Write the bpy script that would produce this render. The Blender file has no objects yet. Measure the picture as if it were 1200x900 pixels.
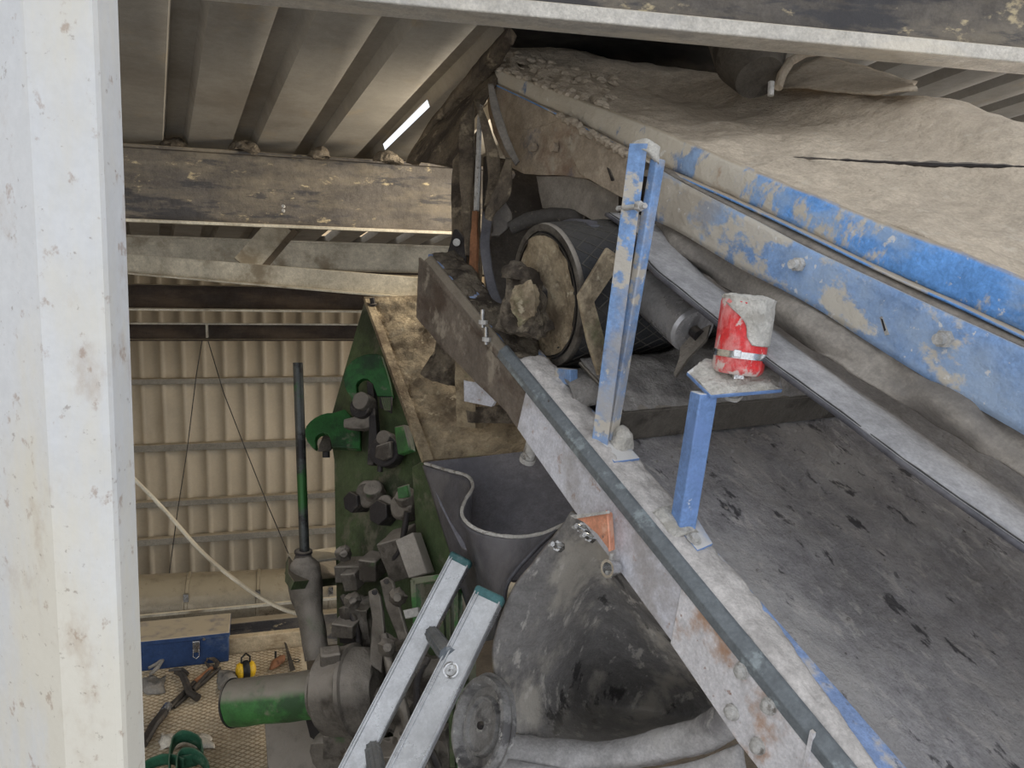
import bpy, bmesh, math, random
import numpy as np
from mathutils import Vector, Matrix, noise
random.seed(7)
scene = bpy.context.scene
COL = scene.collection
PI = math.pi
# ------------------------------------------------------------------ camera
FPX = 880.0
CAM = np.array([0, 0, 1.75])
nrm = lambda a: np.array(a, float) / np.linalg.norm(a)
_up = nrm([.0497, .9845, .168])
_yw = nrm(np.array([0, 0, -1.]) - np.dot([0, 0, -1.], _up) * _up)
_xw = np.cross(_yw, _up)
R = np.array([_xw, _yw, _up])                       # camera axes to world axes
cam = bpy.data.cameras.new('camera'); camo = bpy.data.objects.new('camera', cam); COL.objects.link(camo)
cam.sensor_width = 36; cam.lens = 36 * FPX / 1200; cam.clip_start = .02; cam.clip_end = 200
camo.matrix_world = Matrix.Translation(CAM) @ Matrix([list(R[i]) for i in range(3)]).to_4x4()
scene.camera = camo
# ------------------------------------------------------------------ light
scene.view_settings.view_transform = 'Standard'; scene.view_settings.look = 'None'
scene.view_settings.gamma = 1; scene.view_settings.use_curve_mapping = False
scene.view_settings.exposure = 0.0
world = bpy.data.worlds.new('sky'); scene.world = world; world.use_nodes = True
wn = world.node_tree; bg = wn.nodes['Background']
bg.inputs['Color'].default_value = (.90, .94, 1.0, 1); bg.inputs['Strength'].default_value = 1.3
def area(name, loc, target, sx, sy, power, col):
    l = bpy.data.lights.new(name, 'AREA'); l.shape = 'RECTANGLE'; l.size = sx; l.size_y = sy; l.energy = power; l.color = col
    o = bpy.data.objects.new(name, l); COL.objects.link(o); o.location = loc
    o.rotation_euler = (Vector(target) - Vector(loc)).to_track_quat('-Z', 'Y').to_euler()
    return o
area('hall_floodlight', (3.2, 6.0, 2.6), (-2.0, 6.4, 0.8), 1.2, 1.2, 420, (1.0, .80, .55))
area('opening_light', tuple(CAM + R @ np.array([(650 - 600) / FPX, (450 - 205) / FPX, -1.]) * 2.95), (-1.3, 3.0, 1.7), .22, .22, 15, (1.0, .90, .74))  # unseen area light behind the hood, standing in for a sky opening
area('far_lamp', (2.9, 2.7, 2.25), (0.9, 1.7, 2.0), .4, .4, 8, (1.0, .84, .64))
# ------------------------------------------------------------------ geometry helpers
ray = lambda u, v: R @ np.array([(u - 600) / FPX, -(v - 450) / FPX, -1.])
def W(u, v, D): return CAM + ray(u, v) * D
def PL(a, b, c):                                     # plane through three (u, v, distance) points
    p, q, r = W(*a), W(*b), W(*c); n = nrm(np.cross(q - p, r - p)); return p, n
def ON(pl, u, v):
    d = ray(u, v); return CAM + d * (np.dot(pl[0] - CAM, pl[1]) / np.dot(d, pl[1]))
Zv = np.array([0, 0, 1.])
Cv = nrm(R @ np.array([-580 / FPX, 740 / FPX, -1.]))   # the belt's uphill direction
Sv = nrm(np.cross(Cv, Zv)); Nv = np.cross(Sv, Cv)
ORG = W(640, 470, 1.516)
FR = np.array([Sv, Cv, Nv])
def L(s, c, n): return ORG + Sv * s + Cv * c + Nv * n      # conveyor coordinates: across, uphill, above
def CP(u, v, s=None, n=None, c=None, off=(0, 0, 0)):      # where the sight line meets a conveyor plane
    d = FR @ ray(u, v); o = FR @ (CAM - ORG)
    for i, k in ((0, s), (1, c), (2, n)):
        if k is not None: t = (k - o[i]) / d[i]
    q = o + d * t + np.array(off); return L(*q)
Rv = nrm(ray(178, 440))                              # roof sheet ribs
Hv = nrm(ray(3700, 342))                             # purlins, girts
CONV = Matrix([[Sv[i], Cv[i], Nv[i]] for i in range(3)]).to_4x4()
HALL = Matrix([[Hv[i], np.cross(Zv, nrm([Hv[0], Hv[1], 0]))[i], Zv[i]] for i in range(3)]).to_4x4()
def cam_frame(): return Matrix([list(R[i]) for i in range(3)]).to_4x4()
def SP(pts, m):
    k = len(pts); out = []
    for j in range(m + 1):
        x = j / m * (k - 1); i = min(int(x), k - 2); t = x - i; p1, p2 = pts[i], pts[i + 1]
        p0 = pts[i - 1] if i > 0 else 2 * p1 - p2; p3 = pts[i + 2] if i + 2 < k else 2 * p2 - p1
        out.append(.5 * (2 * p1 + (p2 - p0) * t + (2 * p0 - 5 * p1 + 4 * p2 - p3) * t * t + (3 * p1 - 3 * p2 + p3 - p0) * t ** 3))
    return out
V = lambda a: Vector([float(x) for x in a])
MWD = {}
class MB:
    def __init__(s): s.v = []; s.f = []
    def add(s, vs, fs):
        b = len(s.v); s.v += [np.array(x, float) for x in vs]; s.f += [tuple(b + i for i in f) for f in fs]; return s
    def prism(s, poly, vec):
        n = len(poly); vec = np.array(vec, float)
        vs = [np.array(p) for p in poly] + [np.array(p) + vec for p in poly]
        return s.add(vs, [tuple(range(n))[::-1], tuple(range(n, 2 * n))] + [(i, (i + 1) % n, n + (i + 1) % n, n + i) for i in range(n)])
    def box(s, c, ax, ay, az):
        c, ax, ay, az = [np.array(q, float) for q in (c, ax, ay, az)]
        return s.prism([c - ax / 2 - ay / 2 - az / 2, c + ax / 2 - ay / 2 - az / 2, c + ax / 2 + ay / 2 - az / 2, c - ax / 2 + ay / 2 - az / 2], az)
    def lbox(s, s0, s1, c0, c1, n0, n1):              # box in conveyor coordinates
        return s.prism([L(s0, c0, n0), L(s1, c0, n0), L(s1, c1, n0), L(s0, c1, n0)], Nv * (n1 - n0))
    def tube(s, path, r, n=12, cap=True):
        path = [np.array(p, float) for p in path]; m = len(path)
        rs = r if isinstance(r, (list, tuple)) else [r] * m
        t0 = nrm(path[1] - path[0]); a = nrm(np.cross(t0, [0.31, .2, .93])); vs = []
        for i, p in enumerate(path):
            t = nrm(path[min(i + 1, m - 1)] - path[max(i - 1, 0)]); a = nrm(a - t * np.dot(a, t)); b = np.cross(t, a)
            vs += [p + rs[i] * (math.cos(k * 2 * PI / n) * a + math.sin(k * 2 * PI / n) * b) for k in range(n)]
        fs = [(i * n + k, i * n + (k + 1) % n, (i + 1) * n + (k + 1) % n, (i + 1) * n + k) for i in range(m - 1) for k in range(n)]
        if cap: fs += [tuple(range(n))[::-1], tuple(range((m - 1) * n, m * n))]
        return s.add(vs, fs)
    def cyl(s, p0, p1, r0, r1=None, n=24): return s.tube([p0, p1], [r0, r0 if r1 is None else r1], n)
    def lathe(s, p0, axis, prof, n=32, closed=True):  # prof: (along, radius)
        axis = nrm(axis); a = nrm(np.cross(axis, [.3, .25, .92])); b = np.cross(axis, a); p0 = np.array(p0); vs = []; m = len(prof)
        for t, r in prof: vs += [p0 + axis * t + max(r, 1e-5) * (math.cos(k * 2 * PI / n) * a + math.sin(k * 2 * PI / n) * b) for k in range(n)]
        fs = [(i * n + k, i * n + (k + 1) % n, (i + 1) * n + (k + 1) % n, (i + 1) * n + k) for i in range(m - 1) for k in range(n)]
        if closed: fs += [tuple(range(n))[::-1], tuple(range((m - 1) * n, m * n))]
        return s.add(vs, fs)
    def hexa(s, p, axis, r, h):                       # hexagon head
        return s.tube([p, np.array(p) + nrm(axis) * h], r, 6)
    def patch(s, rows, nu=24, nv=12, flip=False, closed=False):   # smooth sheet through rows of control points
        def cr(pts, m):
            pts = [np.array(p, float) for p in pts]; k = len(pts); out = []
            for j in range(m + 1):
                x = j / m * (k - 1); i = min(int(x), k - 2); t = x - i
                p1, p2 = pts[i], pts[i + 1]; p0 = pts[i - 1] if i > 0 else 2 * p1 - p2; p3 = pts[i + 2] if i + 2 < k else 2 * p2 - p1
                out.append(.5 * (2 * p1 + (p2 - p0) * t + (2 * p0 - 5 * p1 + 4 * p2 - p3) * t * t + (3 * p1 - 3 * p2 + p3 - p0) * t ** 3))
            return out
        rr = [cr(r, nu) for r in rows]; cols = [cr([r[i] for r in rr], nv) for i in range(nu + 1)]
        vs = [cols[i][j] for j in range(nv + 1) for i in range(nu + 1)]
        fs = [(j * (nu + 1) + i, j * (nu + 1) + i + 1, (j + 1) * (nu + 1) + i + 1, (j + 1) * (nu + 1) + i) for j in range(nv) for i in range(nu)]
        if flip: fs = [f[::-1] for f in fs]
        return s.add(vs, fs)
    def build(s, name, m, parent=None, bevel=0, thick=0, rough=None, smooth=35, frame=None, base=None, cut=None, offset=-1, rim=True):
        if parent is not None: mw = MWD[parent]
        else:
            b = base if base is not None else np.mean(s.v, axis=0); mw = Matrix.Translation(V(b)) @ (frame or Matrix.Identity(4))
        bm = bmesh.new(); vv = [bm.verts.new(V(p)) for p in s.v]
        for f in s.f:
            try: bm.faces.new([vv[i] for i in f])
            except ValueError: pass
        bmesh.ops.remove_doubles(bm, verts=bm.verts, dist=1e-5)
        bmesh.ops.recalc_face_normals(bm, faces=bm.faces)
        if cut:
            bmesh.ops.triangulate(bm, faces=[f for f in bm.faces if len(f.verts) > 4])
            for _ in range(7):
                es = [e for e in bm.edges if e.calc_length() > cut]
                if not es or len(bm.verts) > 60000: break
                bmesh.ops.subdivide_edges(bm, edges=es, cuts=1, use_grid_fill=True)
                bmesh.ops.triangulate(bm, faces=[f for f in bm.faces if len(f.verts) > 4])
        if rough:
            amp, fr = rough; bm.normal_update()
            for v_ in bm.verts:
                p = v_.co * fr
                d = noise.fractal(p, .9, 2.0, 4)
                w = noise.noise_vector(p * .8)
                v_.co += v_.normal * (d * amp) + w * (amp * .35)
        bm.transform(mw.inverted()); me = bpy.data.meshes.new(name); bm.to_mesh(me); bm.free()
        if smooth: me.shade_smooth(); me.set_sharp_from_angle(angle=math.radians(smooth))
        o = bpy.data.objects.new(name, me); COL.objects.link(o); me.materials.append(m)
        if parent is not None: o.parent = parent
        else: o.matrix_world = mw
        MWD[o] = mw
        if thick:
            md = o.modifiers.new('thickness', 'SOLIDIFY'); md.thickness = thick; md.offset = offset
        if bevel:
            md = o.modifiers.new('edge', 'BEVEL'); md.width = bevel; md.segments = 2; md.limit_method = 'ANGLE'; md.angle_limit = math.radians(40)
        return o
def thing(name, label, cat, base, frame=None, group=None):
    o = bpy.data.objects.new(name, None); COL.objects.link(o); o.empty_display_size = .05
    mw = Matrix.Translation(V(base)) @ (frame or Matrix.Identity(4)); o.matrix_world = mw; MWD[o] = mw
    return tag(o, label, cat, group)
def tag(o, label, cat, group=None, kind=None):
    o['label'] = label; o['category'] = cat
    if group: o['group'] = group
    if kind: o['kind'] = kind
    return o
def struct(o, label=None):
    o['kind'] = 'structure'
    if label: o['label'] = label
    return o
def plate(px, pl, t):                                # flat plate with pixel outline on its own plane, real thickness
    n = pl[1]; 
    if np.dot(n, pl[0] - CAM) < 0: n = -n
    return MB().prism([ON(pl, *p) for p in px], n * t)
def flatD(D, n=None):
    p = W(600, 450, D); return (p, nrm(n if n is not None else ray(600, 450)))
# ------------------------------------------------------------------ materials
def H(r, g, b):
    f = lambda c: (c / 255 / 12.92) if c / 255 <= .04045 else ((c / 255 + .055) / 1.055) ** 2.4
    return (f(r), f(g), f(b), 1)
def M(name, base, layers=(), rough=.8, metal=0.0, bump=.3, bscale=90, bdist=.004, dust=None, vary=.25, vscale=5, spec=.35, emit=None, mott=1.0):
    m = bpy.data.materials.new(name); m.use_nodes = True; nt = m.node_tree; N = nt.nodes; lk = nt.links.new
    bs = N['Principled BSDF']; bs.inputs['Metallic'].default_value = metal; bs.inputs['Specular IOR Level'].default_value = spec
    tc = N.new('ShaderNodeTexCoord')
    def noi(scale, st=(1, 1, 1), det=6, ro=.62, off=0):
        mp = N.new('ShaderNodeMapping'); mp.inputs['Scale'].default_value = st; mp.inputs['Location'].default_value = (off, off * .7, off * 1.3)
        lk(tc.outputs['Object'], mp.inputs['Vector'])
        n = N.new('ShaderNodeTexNoise'); n.inputs['Scale'].default_value = scale; n.inputs['Detail'].default_value = det; n.inputs['Roughness'].default_value = ro
        lk(mp.outputs[0], n.inputs['Vector']); return n.outputs['Fac']
    def rng(x, a, b, c=0, d=1):
        r = N.new('ShaderNodeMapRange'); r.interpolation_type = 'SMOOTHSTEP'; lk(x, r.inputs[0])
        for i, k in zip((1, 2, 3, 4), (a, b, c, d)): r.inputs[i].default_value = k
        return r.outputs[0]
    def mul(a, b):
        q = N.new('ShaderNodeMath'); q.operation = 'MULTIPLY'; lk(a, q.inputs[0])
        if isinstance(b, (int, float)): q.inputs[1].default_value = b
        else: lk(b, q.inputs[1])
        return q.outputs[0]
    def mix(f, a, b, typ='MIX'):
        x = N.new('ShaderNodeMix'); x.data_type = 'RGBA'; x.blend_type = typ; lk(f, x.inputs[0]) if not isinstance(f, (int, float)) else None
        if isinstance(f, (int, float)): x.inputs[0].default_value = f
        for q, i in ((a, 6), (b, 7)):
            if isinstance(q, tuple): x.inputs[i].default_value = q
            else: lk(q, x.inputs[i])
        return x.outputs[2]
    v = rng(noi(vscale, off=3), .3, .7, 1 - vary, 1 + vary * .6)
    if mott: v = mul(v, rng(noi(38, off=2, ro=.7), .3, .7, 1 - .16 * mott, 1 + .14 * mott)); v = mul(v, rng(noi(170, det=3, off=9), .32, .68, 1 - .10 * mott, 1 + .10 * mott))
    g = N.new('ShaderNodeCombineColor'); [lk(v, g.inputs[i]) for i in range(3)]
    col = mix(1.0, base, g.outputs[0], 'MULTIPLY')
    met = None; rf = None
    for i, l in enumerate(layers):
        c, sc, lo, hi = l[:4]; st = l[4] if len(l) > 4 else (1, 1, 1); am = l[5] if len(l) > 5 else 1.0
        nz = noi(sc, st, 8, .65, off=7.3 * (i + 1))
        if len(l) > 6:          # coverage that grows along the thing's own length
            sy = N.new('ShaderNodeSeparateXYZ'); lk(tc.outputs['Object'], sy.inputs[0]); gr = rng(sy.outputs[1], l[6][0], l[6][1], -l[6][2], l[6][2])
            ad = N.new('ShaderNodeMath'); lk(nz, ad.inputs[0]); lk(gr, ad.inputs[1]); nz = ad.outputs[0]
        f = rng(nz, lo, hi)
        if am != 1.0: f = mul(f, am)
        col = mix(f, col, c)
    if dust:
        c, am, lo, hi = dust[:4]
        ge = N.new('ShaderNodeNewGeometry'); sx = N.new('ShaderNodeSeparateXYZ'); lk(ge.outputs['Normal'], sx.inputs[0])
        f = rng(sx.outputs[2], lo, hi); f = mul(f, rng(noi(14, off=11), .28, .5, .55, 1)); f = mul(f, am)
        col = mix(f, col, c)
        if metal:
            inv = N.new('ShaderNodeMath'); inv.operation = 'SUBTRACT'; inv.inputs[0].default_value = 1; lk(f, inv.inputs[1]); lk(mul(inv.outputs[0], metal), bs.inputs['Metallic'])
    lk(col, bs.inputs['Base Color'])
    rr = rng(noi(vscale * 2.3, off=5), .3, .7, max(rough - .12, .05), min(rough + .1, 1)); lk(rr, bs.inputs['Roughness'])
    if bump:
        b = N.new('ShaderNodeBump'); b.inputs['Strength'].default_value = bump; b.inputs['Distance'].default_value = bdist
        lk(noi(bscale, det=8, ro=.75), b.inputs['Height']); b.inputs['Distance'].default_value = bdist * 1.8
        b2 = N.new('ShaderNodeBump'); b2.inputs['Strength'].default_value = min(1, bump * 1.3); b2.inputs['Distance'].default_value = bdist * 5
        lk(noi(bscale * .22, det=5, off=4), b2.inputs['Height']); lk(b2.outputs[0], b.inputs['Normal']); lk(b.outputs[0], bs.inputs['Normal'])
    if emit: bs.inputs['Emission Color'].default_value = emit[0]; bs.inputs['Emission Strength'].default_value = emit[1]
    return m
TAN = H(172, 158, 138); GREY = H(170, 164, 158); LIGHTDUST = H(196, 188, 178); PALE = H(215, 212, 208)
m_white = M('white_painted_steel', H(206, 206, 206), [(H(214, 204, 180), 6, .42, .62, (1, 1, .3), .6), (H(158, 132, 104), 14, .56, .70, (1, 1, .6), .4), (H(140, 106, 80), 48, .60, .68, (1, 1, .8), .5), (H(110, 88, 70), 120, .62, .70, (1, 1, 1), .5)], rough=.5, bump=.04, vary=.05, mott=.2)
m_sheet = M('dusty_roof_sheet', H(150, 144, 134), [(H(110, 100, 88), 1.6, .48, .66, (1, 1, 1), .5), (H(168, 146, 112), 5, .55, .75, (1, 1, 1), .4)], rough=.7, bump=.03, vary=.12, mott=.4)
m_wall = M('cream_wall_sheet', H(200, 186, 162), [(H(150, 132, 106), 1.2, .5, .75, (1, 1, .35), .4)], rough=.65, bump=0, vary=.1, vscale=1.5, mott=.25)
m_girt = M('dusty_girt', H(150, 144, 132), [], rough=.7, dust=(H(200, 186, 160), .8, .3, .8), vary=.15)
m_beamdark = M('dark_flaking_beam', H(96, 90, 84), [(H(132, 122, 106), 5, .44, .66, (.4, 1, 1.2), .8), (H(58, 58, 62), 7, .52, .60, (.4, 1, 2), .75), (H(206, 188, 150), 26, .60, .70, (.5, 1, 1), .7)], rough=.7, dust=(H(160, 146, 122), .8, .2, .8))
m_beamgrey = M('grey_painted_beam', H(196, 190, 180), [(H(132, 132, 136), 4, .54, .70, (.5, 1, 1), .6), (H(214, 204, 186), 9, .50, .68, (.4, 1, 1), .6)], rough=.6, dust=(H(190, 178, 156), .85, .2, .8), vary=.1)
m_brown = M('brown_dark_beam', H(58, 48, 40), [(H(84, 70, 56), 4, .5, .7, (.3, 1, 1))], rough=.8, dust=(H(200, 184, 156), .9, .3, .8))
m_cream = M('cream_beam', H(198, 190, 172), [(H(140, 128, 108), 4, .5, .7)], rough=.6, bump=.08, dust=(H(206, 192, 166), .8, .3, .8))
m_dust = M('heaped_dust', H(184, 170, 151), [(H(172, 158, 140), 5, .45, .7, (1, .4, 1), .6), (H(196, 186, 170), 22, .55, .7, (1, 1, 1), .5), (H(92, 84, 76), 60, .68, .74, (1, .3, 1), .6)], rough=.95, bump=.5, bscale=70, bdist=.006, vary=.12)
m_dustgrey = M('grey_dust', H(150, 145, 140), [(H(112, 108, 106), 9, .48, .68), (H(184, 180, 174), 26, .58, .7, (1, 1, 1), .5)], rough=.95, bump=.6, bscale=90, bdist=.005, vary=.15)
m_dustdark = M('dark_caked_dust', H(118, 108, 94), [(H(66, 58, 50), 10, .46, .62), (H(150, 138, 118), 24, .56, .7)], rough=.95, bump=.7, bscale=60, bdist=.008)
m_beltret = M('dusty_return_belt', H(160, 157, 158), [(H(190, 186, 183), 6, .42, .66, (1, .5, 1), .8), (H(206, 201, 196), 34, .54, .66, (1, .5, 1), .6), (H(52, 51, 56), 11, .60, .66, (1.6, .8, 1), .85), (H(58, 56, 60), 38, .63, .69, (1, .6, 1), .7), (H(168, 164, 158), 110, .68, .75, (1, 1, 1), .7)], rough=.85, bump=.9, bscale=40, bdist=.006, vary=.2, vscale=3)
m_beltside = M('grey_rubber_belt', H(160, 158, 158), [(H(104, 103, 106), 7, .48, .7, (1, .25, 1), .7)], rough=.75, bump=.2, bscale=200)
m_lag = M('black_pulley_lagging', H(44, 44, 46), [(H(74, 71, 68), 8, .5, .68)], rough=.7, dust=(H(96, 91, 84), .4, .5, .95))
m_lagrib = M('lagging_groove', H(78, 75, 70), rough=.8, bump=0)
m_rubber = M('black_rubber', H(78, 77, 82), [(H(120, 117, 119), 5, .45, .7, (1, 1, .5), .6), (H(120, 116, 112), 60, .66, .72, (1, 1, 1), .5)], rough=.5, bump=.12, spec=.4)
m_rubberin = M('smooth_dark_rubber', H(126, 125, 132), [(H(104, 104, 112), 3, .45, .7)], rough=.55, bump=.1, bscale=200, vary=.1)
m_rubberold = M('dusty_rubber_shroud', H(130, 127, 125), [(H(190, 183, 172), 5, .47, .60, (1, 1, .6), .8), (H(206, 200, 192), 26, .56, .64, (1, 1, .3), .7), (H(52, 50, 50), 9, .58, .63, (1, 1, .6), .8), (H(186, 184, 180), 70, .66, .72, (1, 1, 1), .6)], rough=.6, bump=.35, bscale=60, dust=(H(170, 165, 156), .5, .5, 1), vary=.25)
m_skirt = M('dusty_skirt_rubber', H(138, 131, 122), [(H(88, 84, 82), 5, .48, .68, (1, .3, 1), .7), (H(164, 154, 142), 8, .55, .7, (1, .5, 1), .6)], rough=.75, bump=.25)
m_blue = M('worn_blue_paint', H(122, 154, 198), [(H(140, 158, 186), 6, .46, .66, (1, .6, 1), .75), (H(176, 166, 150), 2.2, .54, .62, (1, 1, 1), .7), (H(190, 182, 168), 11, .52, .57, (1, .8, 1.2), .95), (H(96, 92, 92), 24, .63, .68, (1, 1, 1), .6), (H(206, 203, 198), 45, .64, .68, (1, 1, 1), .8)], rough=.55, bump=.25, bscale=60, dust=(GREY, .95, .62, .85))
m_bandold = M('dust_bleached_band', H(192, 182, 164), [(H(110, 122, 144), 7, .50, .58, (1.6, 1.6, .7), .85), (H(150, 130, 112), 9, .56, .68, (1, 1, 1), .6)], rough=.8, bump=.5, bscale=60, dust=(TAN, .97, .35, .7))
m_sideold = M('dust_crusted_side', H(186, 174, 154), [(H(92, 122, 172), 8, .50, .56, (1, 1, .6), .9), (H(128, 116, 104), 7, .58, .68, (1, 1, 1), .6)], rough=.8, bump=.5, bscale=60, dust=(TAN, .9, .5, .8))
m_bluehood = M('peeling_blue_hood_paint', H(104, 154, 214), [(H(146, 170, 200), 6, .44, .60, (1, 1, 1.6), .85), (H(200, 192, 178), 8, .51, .57, (1, .9, 1.4), .95), (H(150, 112, 84), 7, .60, .68, (1, 1, 1), .7), (H(214, 210, 202), 40, .62, .68, (1, 1, 1), .8)], rough=.6, bump=.35, bscale=50, dust=(TAN, .97, .35, .7))
CREAM = H(196, 186, 168)
m_bandpaint = M('peeling_band_paint', H(100, 152, 214), [(H(150, 172, 200), 6, .44, .60, (1, 1, 1.6), .8), (H(104, 116, 140), 4, .5, .62, (1, 1, 1), .8, (-.1, .5, .16)), (CREAM, 8, .50, .57, (1.3, 1.3, .8), .95, (-.7, .42, .11)), (H(160, 128, 100), 7, .60, .68, (1, 1, 1), .7), (H(214, 210, 202), 40, .62, .68, (1, 1, 1), .8)], rough=.6, bump=.4, bscale=50, dust=(TAN, .97, .35, .7))
m_sidepaint = M('worn_side_paint', H(124, 154, 196), [(H(158, 174, 194), 5, .42, .62, (1, .6, 1), .8), (CREAM, 9, .52, .59, (1, .8, 1.2), .9, (-.8, .30, .08)), (H(150, 140, 126), 3, .54, .66, (1, 1, 1), .6, (-.5, .35, .06)), (H(210, 207, 202), 50, .62, .67, (1, 1, 1), .8)], rough=.6, bump=.35, bscale=60, dust=(GREY, .9, .6, .85))
m_bluesteel = M('blue_stand_paint', H(112, 142, 190), [(H(112, 140, 190), 10, .5, .7), (H(210, 212, 216), 26, .62, .68, (1, 1, 1), .85)], rough=.5, bump=.15, dust=(PALE, .97, .5, .8), vary=.12)
m_plate = M('weathered_side_plate', H(172, 157, 138), [(H(120, 92, 76), 7, .5, .66, (1, .6, 1), .6), (H(86, 92, 108), 6, .6, .68, (1, 1, 1), .6), (H(176, 166, 150), 12, .54, .7)], rough=.85, bump=.4, bscale=60, dust=(TAN, .9, .3, .7))
m_web = M('pale_channel_beam', H(204, 204, 211), [(H(140, 130, 120), 5, .48, .68, (1, 1, 1), .6), (H(150, 106, 74), 30, .60, .70, (1, 1, 1), .7), (H(206, 206, 210), 20, .55, .7, (1, 1, 1), .5)], rough=.6, bump=.2, dust=(LIGHTDUST, .97, .4, .75), vary=.12)
m_webrust = M('rust_bled_beam', H(204, 201, 202), [(H(168, 126, 92), 7, .50, .64, (1, 1, 1), .85), (H(130, 84, 52), 60, .62, .70, (1, 1, 1), .8)], rough=.65, bump=.25, dust=(LIGHTDUST, .97, .4, .75), vary=.1)
m_webold = M('dark_dusty_beam_end', H(112, 102, 92), [(H(76, 62, 52), 8, .48, .62, (1, .5, 1), .8), (H(150, 140, 126), 12, .56, .68)], rough=.85, bump=.4, dust=(H(140, 130, 114), .9, .4, .75))
m_strip = M('slate_edge_strip', H(104, 109, 112), [(H(138, 146, 148), 18, .56, .66), (H(70, 62, 56), 30, .64, .7)], rough=.5, bump=.12, vary=.12)
m_flange = M('dust_on_flange', H(198, 192, 187), [(H(146, 140, 136), 12, .5, .68, (1, .5, 1), .6), (H(88, 128, 190), 3.2, .62, .67, (1, 1, 1), .0)], rough=.95, bump=.5, bscale=60, bdist=.004, vary=.08)
m_gal = M('aluminium', H(196, 198, 202), [(H(150, 152, 156), 14, .5, .7, (1, 1, 1), .5)], rough=.35, metal=.75, bump=.05, vary=.08, dust=(H(190, 188, 184), .5, .2, .9))
m_galdark = M('grey_rung', H(104, 110, 116), [(H(150, 154, 158), 30, .55, .7)], rough=.6, bump=.2, dust=(H(150, 148, 144), .6, .5, .9))
m_teal = M('teal_plastic', H(78, 120, 122), [(H(130, 150, 150), 20, .55, .7)], rough=.6, bump=.1)
m_green = M('green_machine_paint', H(70, 84, 54), [(H(38, 42, 32), 4, .46, .62, (1, 1, 1), .75), (H(112, 106, 92), 7, .53, .66, (1, 1, 1), .75)], rough=.6, bump=.25, dust=(H(134, 124, 110), .97, .3, .7))
m_greenb = M('bright_green_paint', H(60, 112, 56), [(H(44, 72, 42), 7, .46, .62), (H(118, 112, 98), 9, .50, .60, (1, 1, 1), .8)], rough=.5, bump=.2, dust=(H(140, 132, 120), .95, .35, .7))
m_mach = M('dust_covered_machine', H(94, 88, 80), [(H(62, 56, 50), 9, .50, .62), (H(58, 84, 48), 6, .60, .68, (1, 1, 1), .7)], rough=.9, bump=.5, dust=(H(146, 138, 128), .97, .15, .65))
m_machdark = M('dark_greasy_metal', H(42, 38, 38), [(H(82, 76, 70), 14, .54, .66)], rough=.6, bump=.3, dust=(H(112, 104, 94), .85, .4, .85))
m_hopper = M('caked_hopper_ledge', H(168, 152, 126), [(H(104, 90, 72), 8, .46, .64), (H(92, 116, 70), 3, .62, .7, (1, 1, 1), .4), (H(182, 170, 146), 30, .58, .68)], rough=.75, bump=.7, bscale=45, bdist=.008)
m_pipe = M('dark_steel_pipe', H(66, 68, 66), [(H(36, 34, 34), 9, .52, .6), (H(44, 86, 42), 2.5, .56, .62)], rough=.4, metal=.4, bump=.1)
m_duct = M('galvanised_duct', H(138, 128, 110), [(H(100, 86, 66), 4, .5, .7, (.4, 1, 1), .7)], rough=.38, metal=.5, bump=.08, dust=(H(170, 156, 130), .85, .1, .8))
m_floor = M('dusty_tread_floor', H(196, 182, 158), [(H(150, 134, 110), 3, .5, .7)], rough=.85, bump=.15, vary=.1)
m_tread = M('worn_tread_lines', H(150, 132, 106), [(H(164, 148, 122), 8, .45, .65)], rough=.8, bump=0)
m_ground = M('dark_ground', H(92, 84, 74), [], rough=.95)
m_wood = M('plank_wood', H(190, 172, 142), [(H(160, 138, 108), 6, .5, .7, (.2, 4, 4))], rough=.8, bump=.1)
m_toolbox = M('blue_toolbox', H(44, 66, 104), [(H(84, 98, 122), 8, .56, .7)], rough=.5, bump=.05, dust=(H(178, 164, 140), .97, .4, .8), vary=.1)
m_iron = M('dark_tool_steel', H(70, 66, 62), [(H(104, 92, 78), 20, .5, .7)], rough=.55, metal=.3, bump=.1)
m_rust = M('rusty_orange_steel', H(134, 92, 64), [(H(98, 66, 46), 14, .5, .65)], rough=.8, bump=.2)
m_yellow = M('yellow_plastic', H(220, 176, 40), rough=.35, bump=0, vary=.05)
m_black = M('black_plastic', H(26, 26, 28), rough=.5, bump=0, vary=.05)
m_cloth = M('grey_cloth', H(130, 126, 120), [(H(90, 88, 84), 12, .5, .65)], rough=.95, bump=.2)
m_greencloth = M('dark_green_webbing', H(38, 84, 62), [(H(84, 112, 92), 14, .54, .68)], rough=.9, bump=.2, dust=(H(120, 132, 112), .5, .5, 1))
m_plastic = M('clear_plastic_bag', H(205, 198, 184), rough=.25, bump=.2, spec=.6, vary=.1)
m_red = M('red_lamp_plastic', H(208, 52, 54), [(H(226, 150, 146), 22, .44, .60, (1, 1, .6), .8), (H(212, 204, 196), 30, .53, .60, (1, 1, .7), .85)], rough=.35, bump=.15, bscale=120, vary=.1)
m_cake = M('pale_caked_dust', H(208, 203, 194), [(H(184, 178, 168), 30, .5, .65)], rough=.95, bump=.8, bscale=110, bdist=.004, vary=.06)
m_chrome = M('bright_metal', H(200, 200, 200), [(H(90, 90, 90), 30, .55, .65)], rough=.2, metal=.9, bump=.05)
m_bolt = M('dusty_bolt', H(186, 183, 178), [(H(130, 124, 116), 40, .54, .66)], rough=.85, bump=.5, bscale=150)
m_orange = M('orange_painted_angle', H(206, 144, 116), [(H(226, 176, 150), 24, .54, .66), (H(120, 100, 92), 34, .62, .7)], rough=.6, bump=.15)
m_shred = M('shredded_rubber', H(112, 100, 84), [(H(60, 52, 46), 9, .46, .62, (1, 1, .35), .85), (H(150, 136, 114), 16, .55, .68)], rough=.9, bump=.5)
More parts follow.
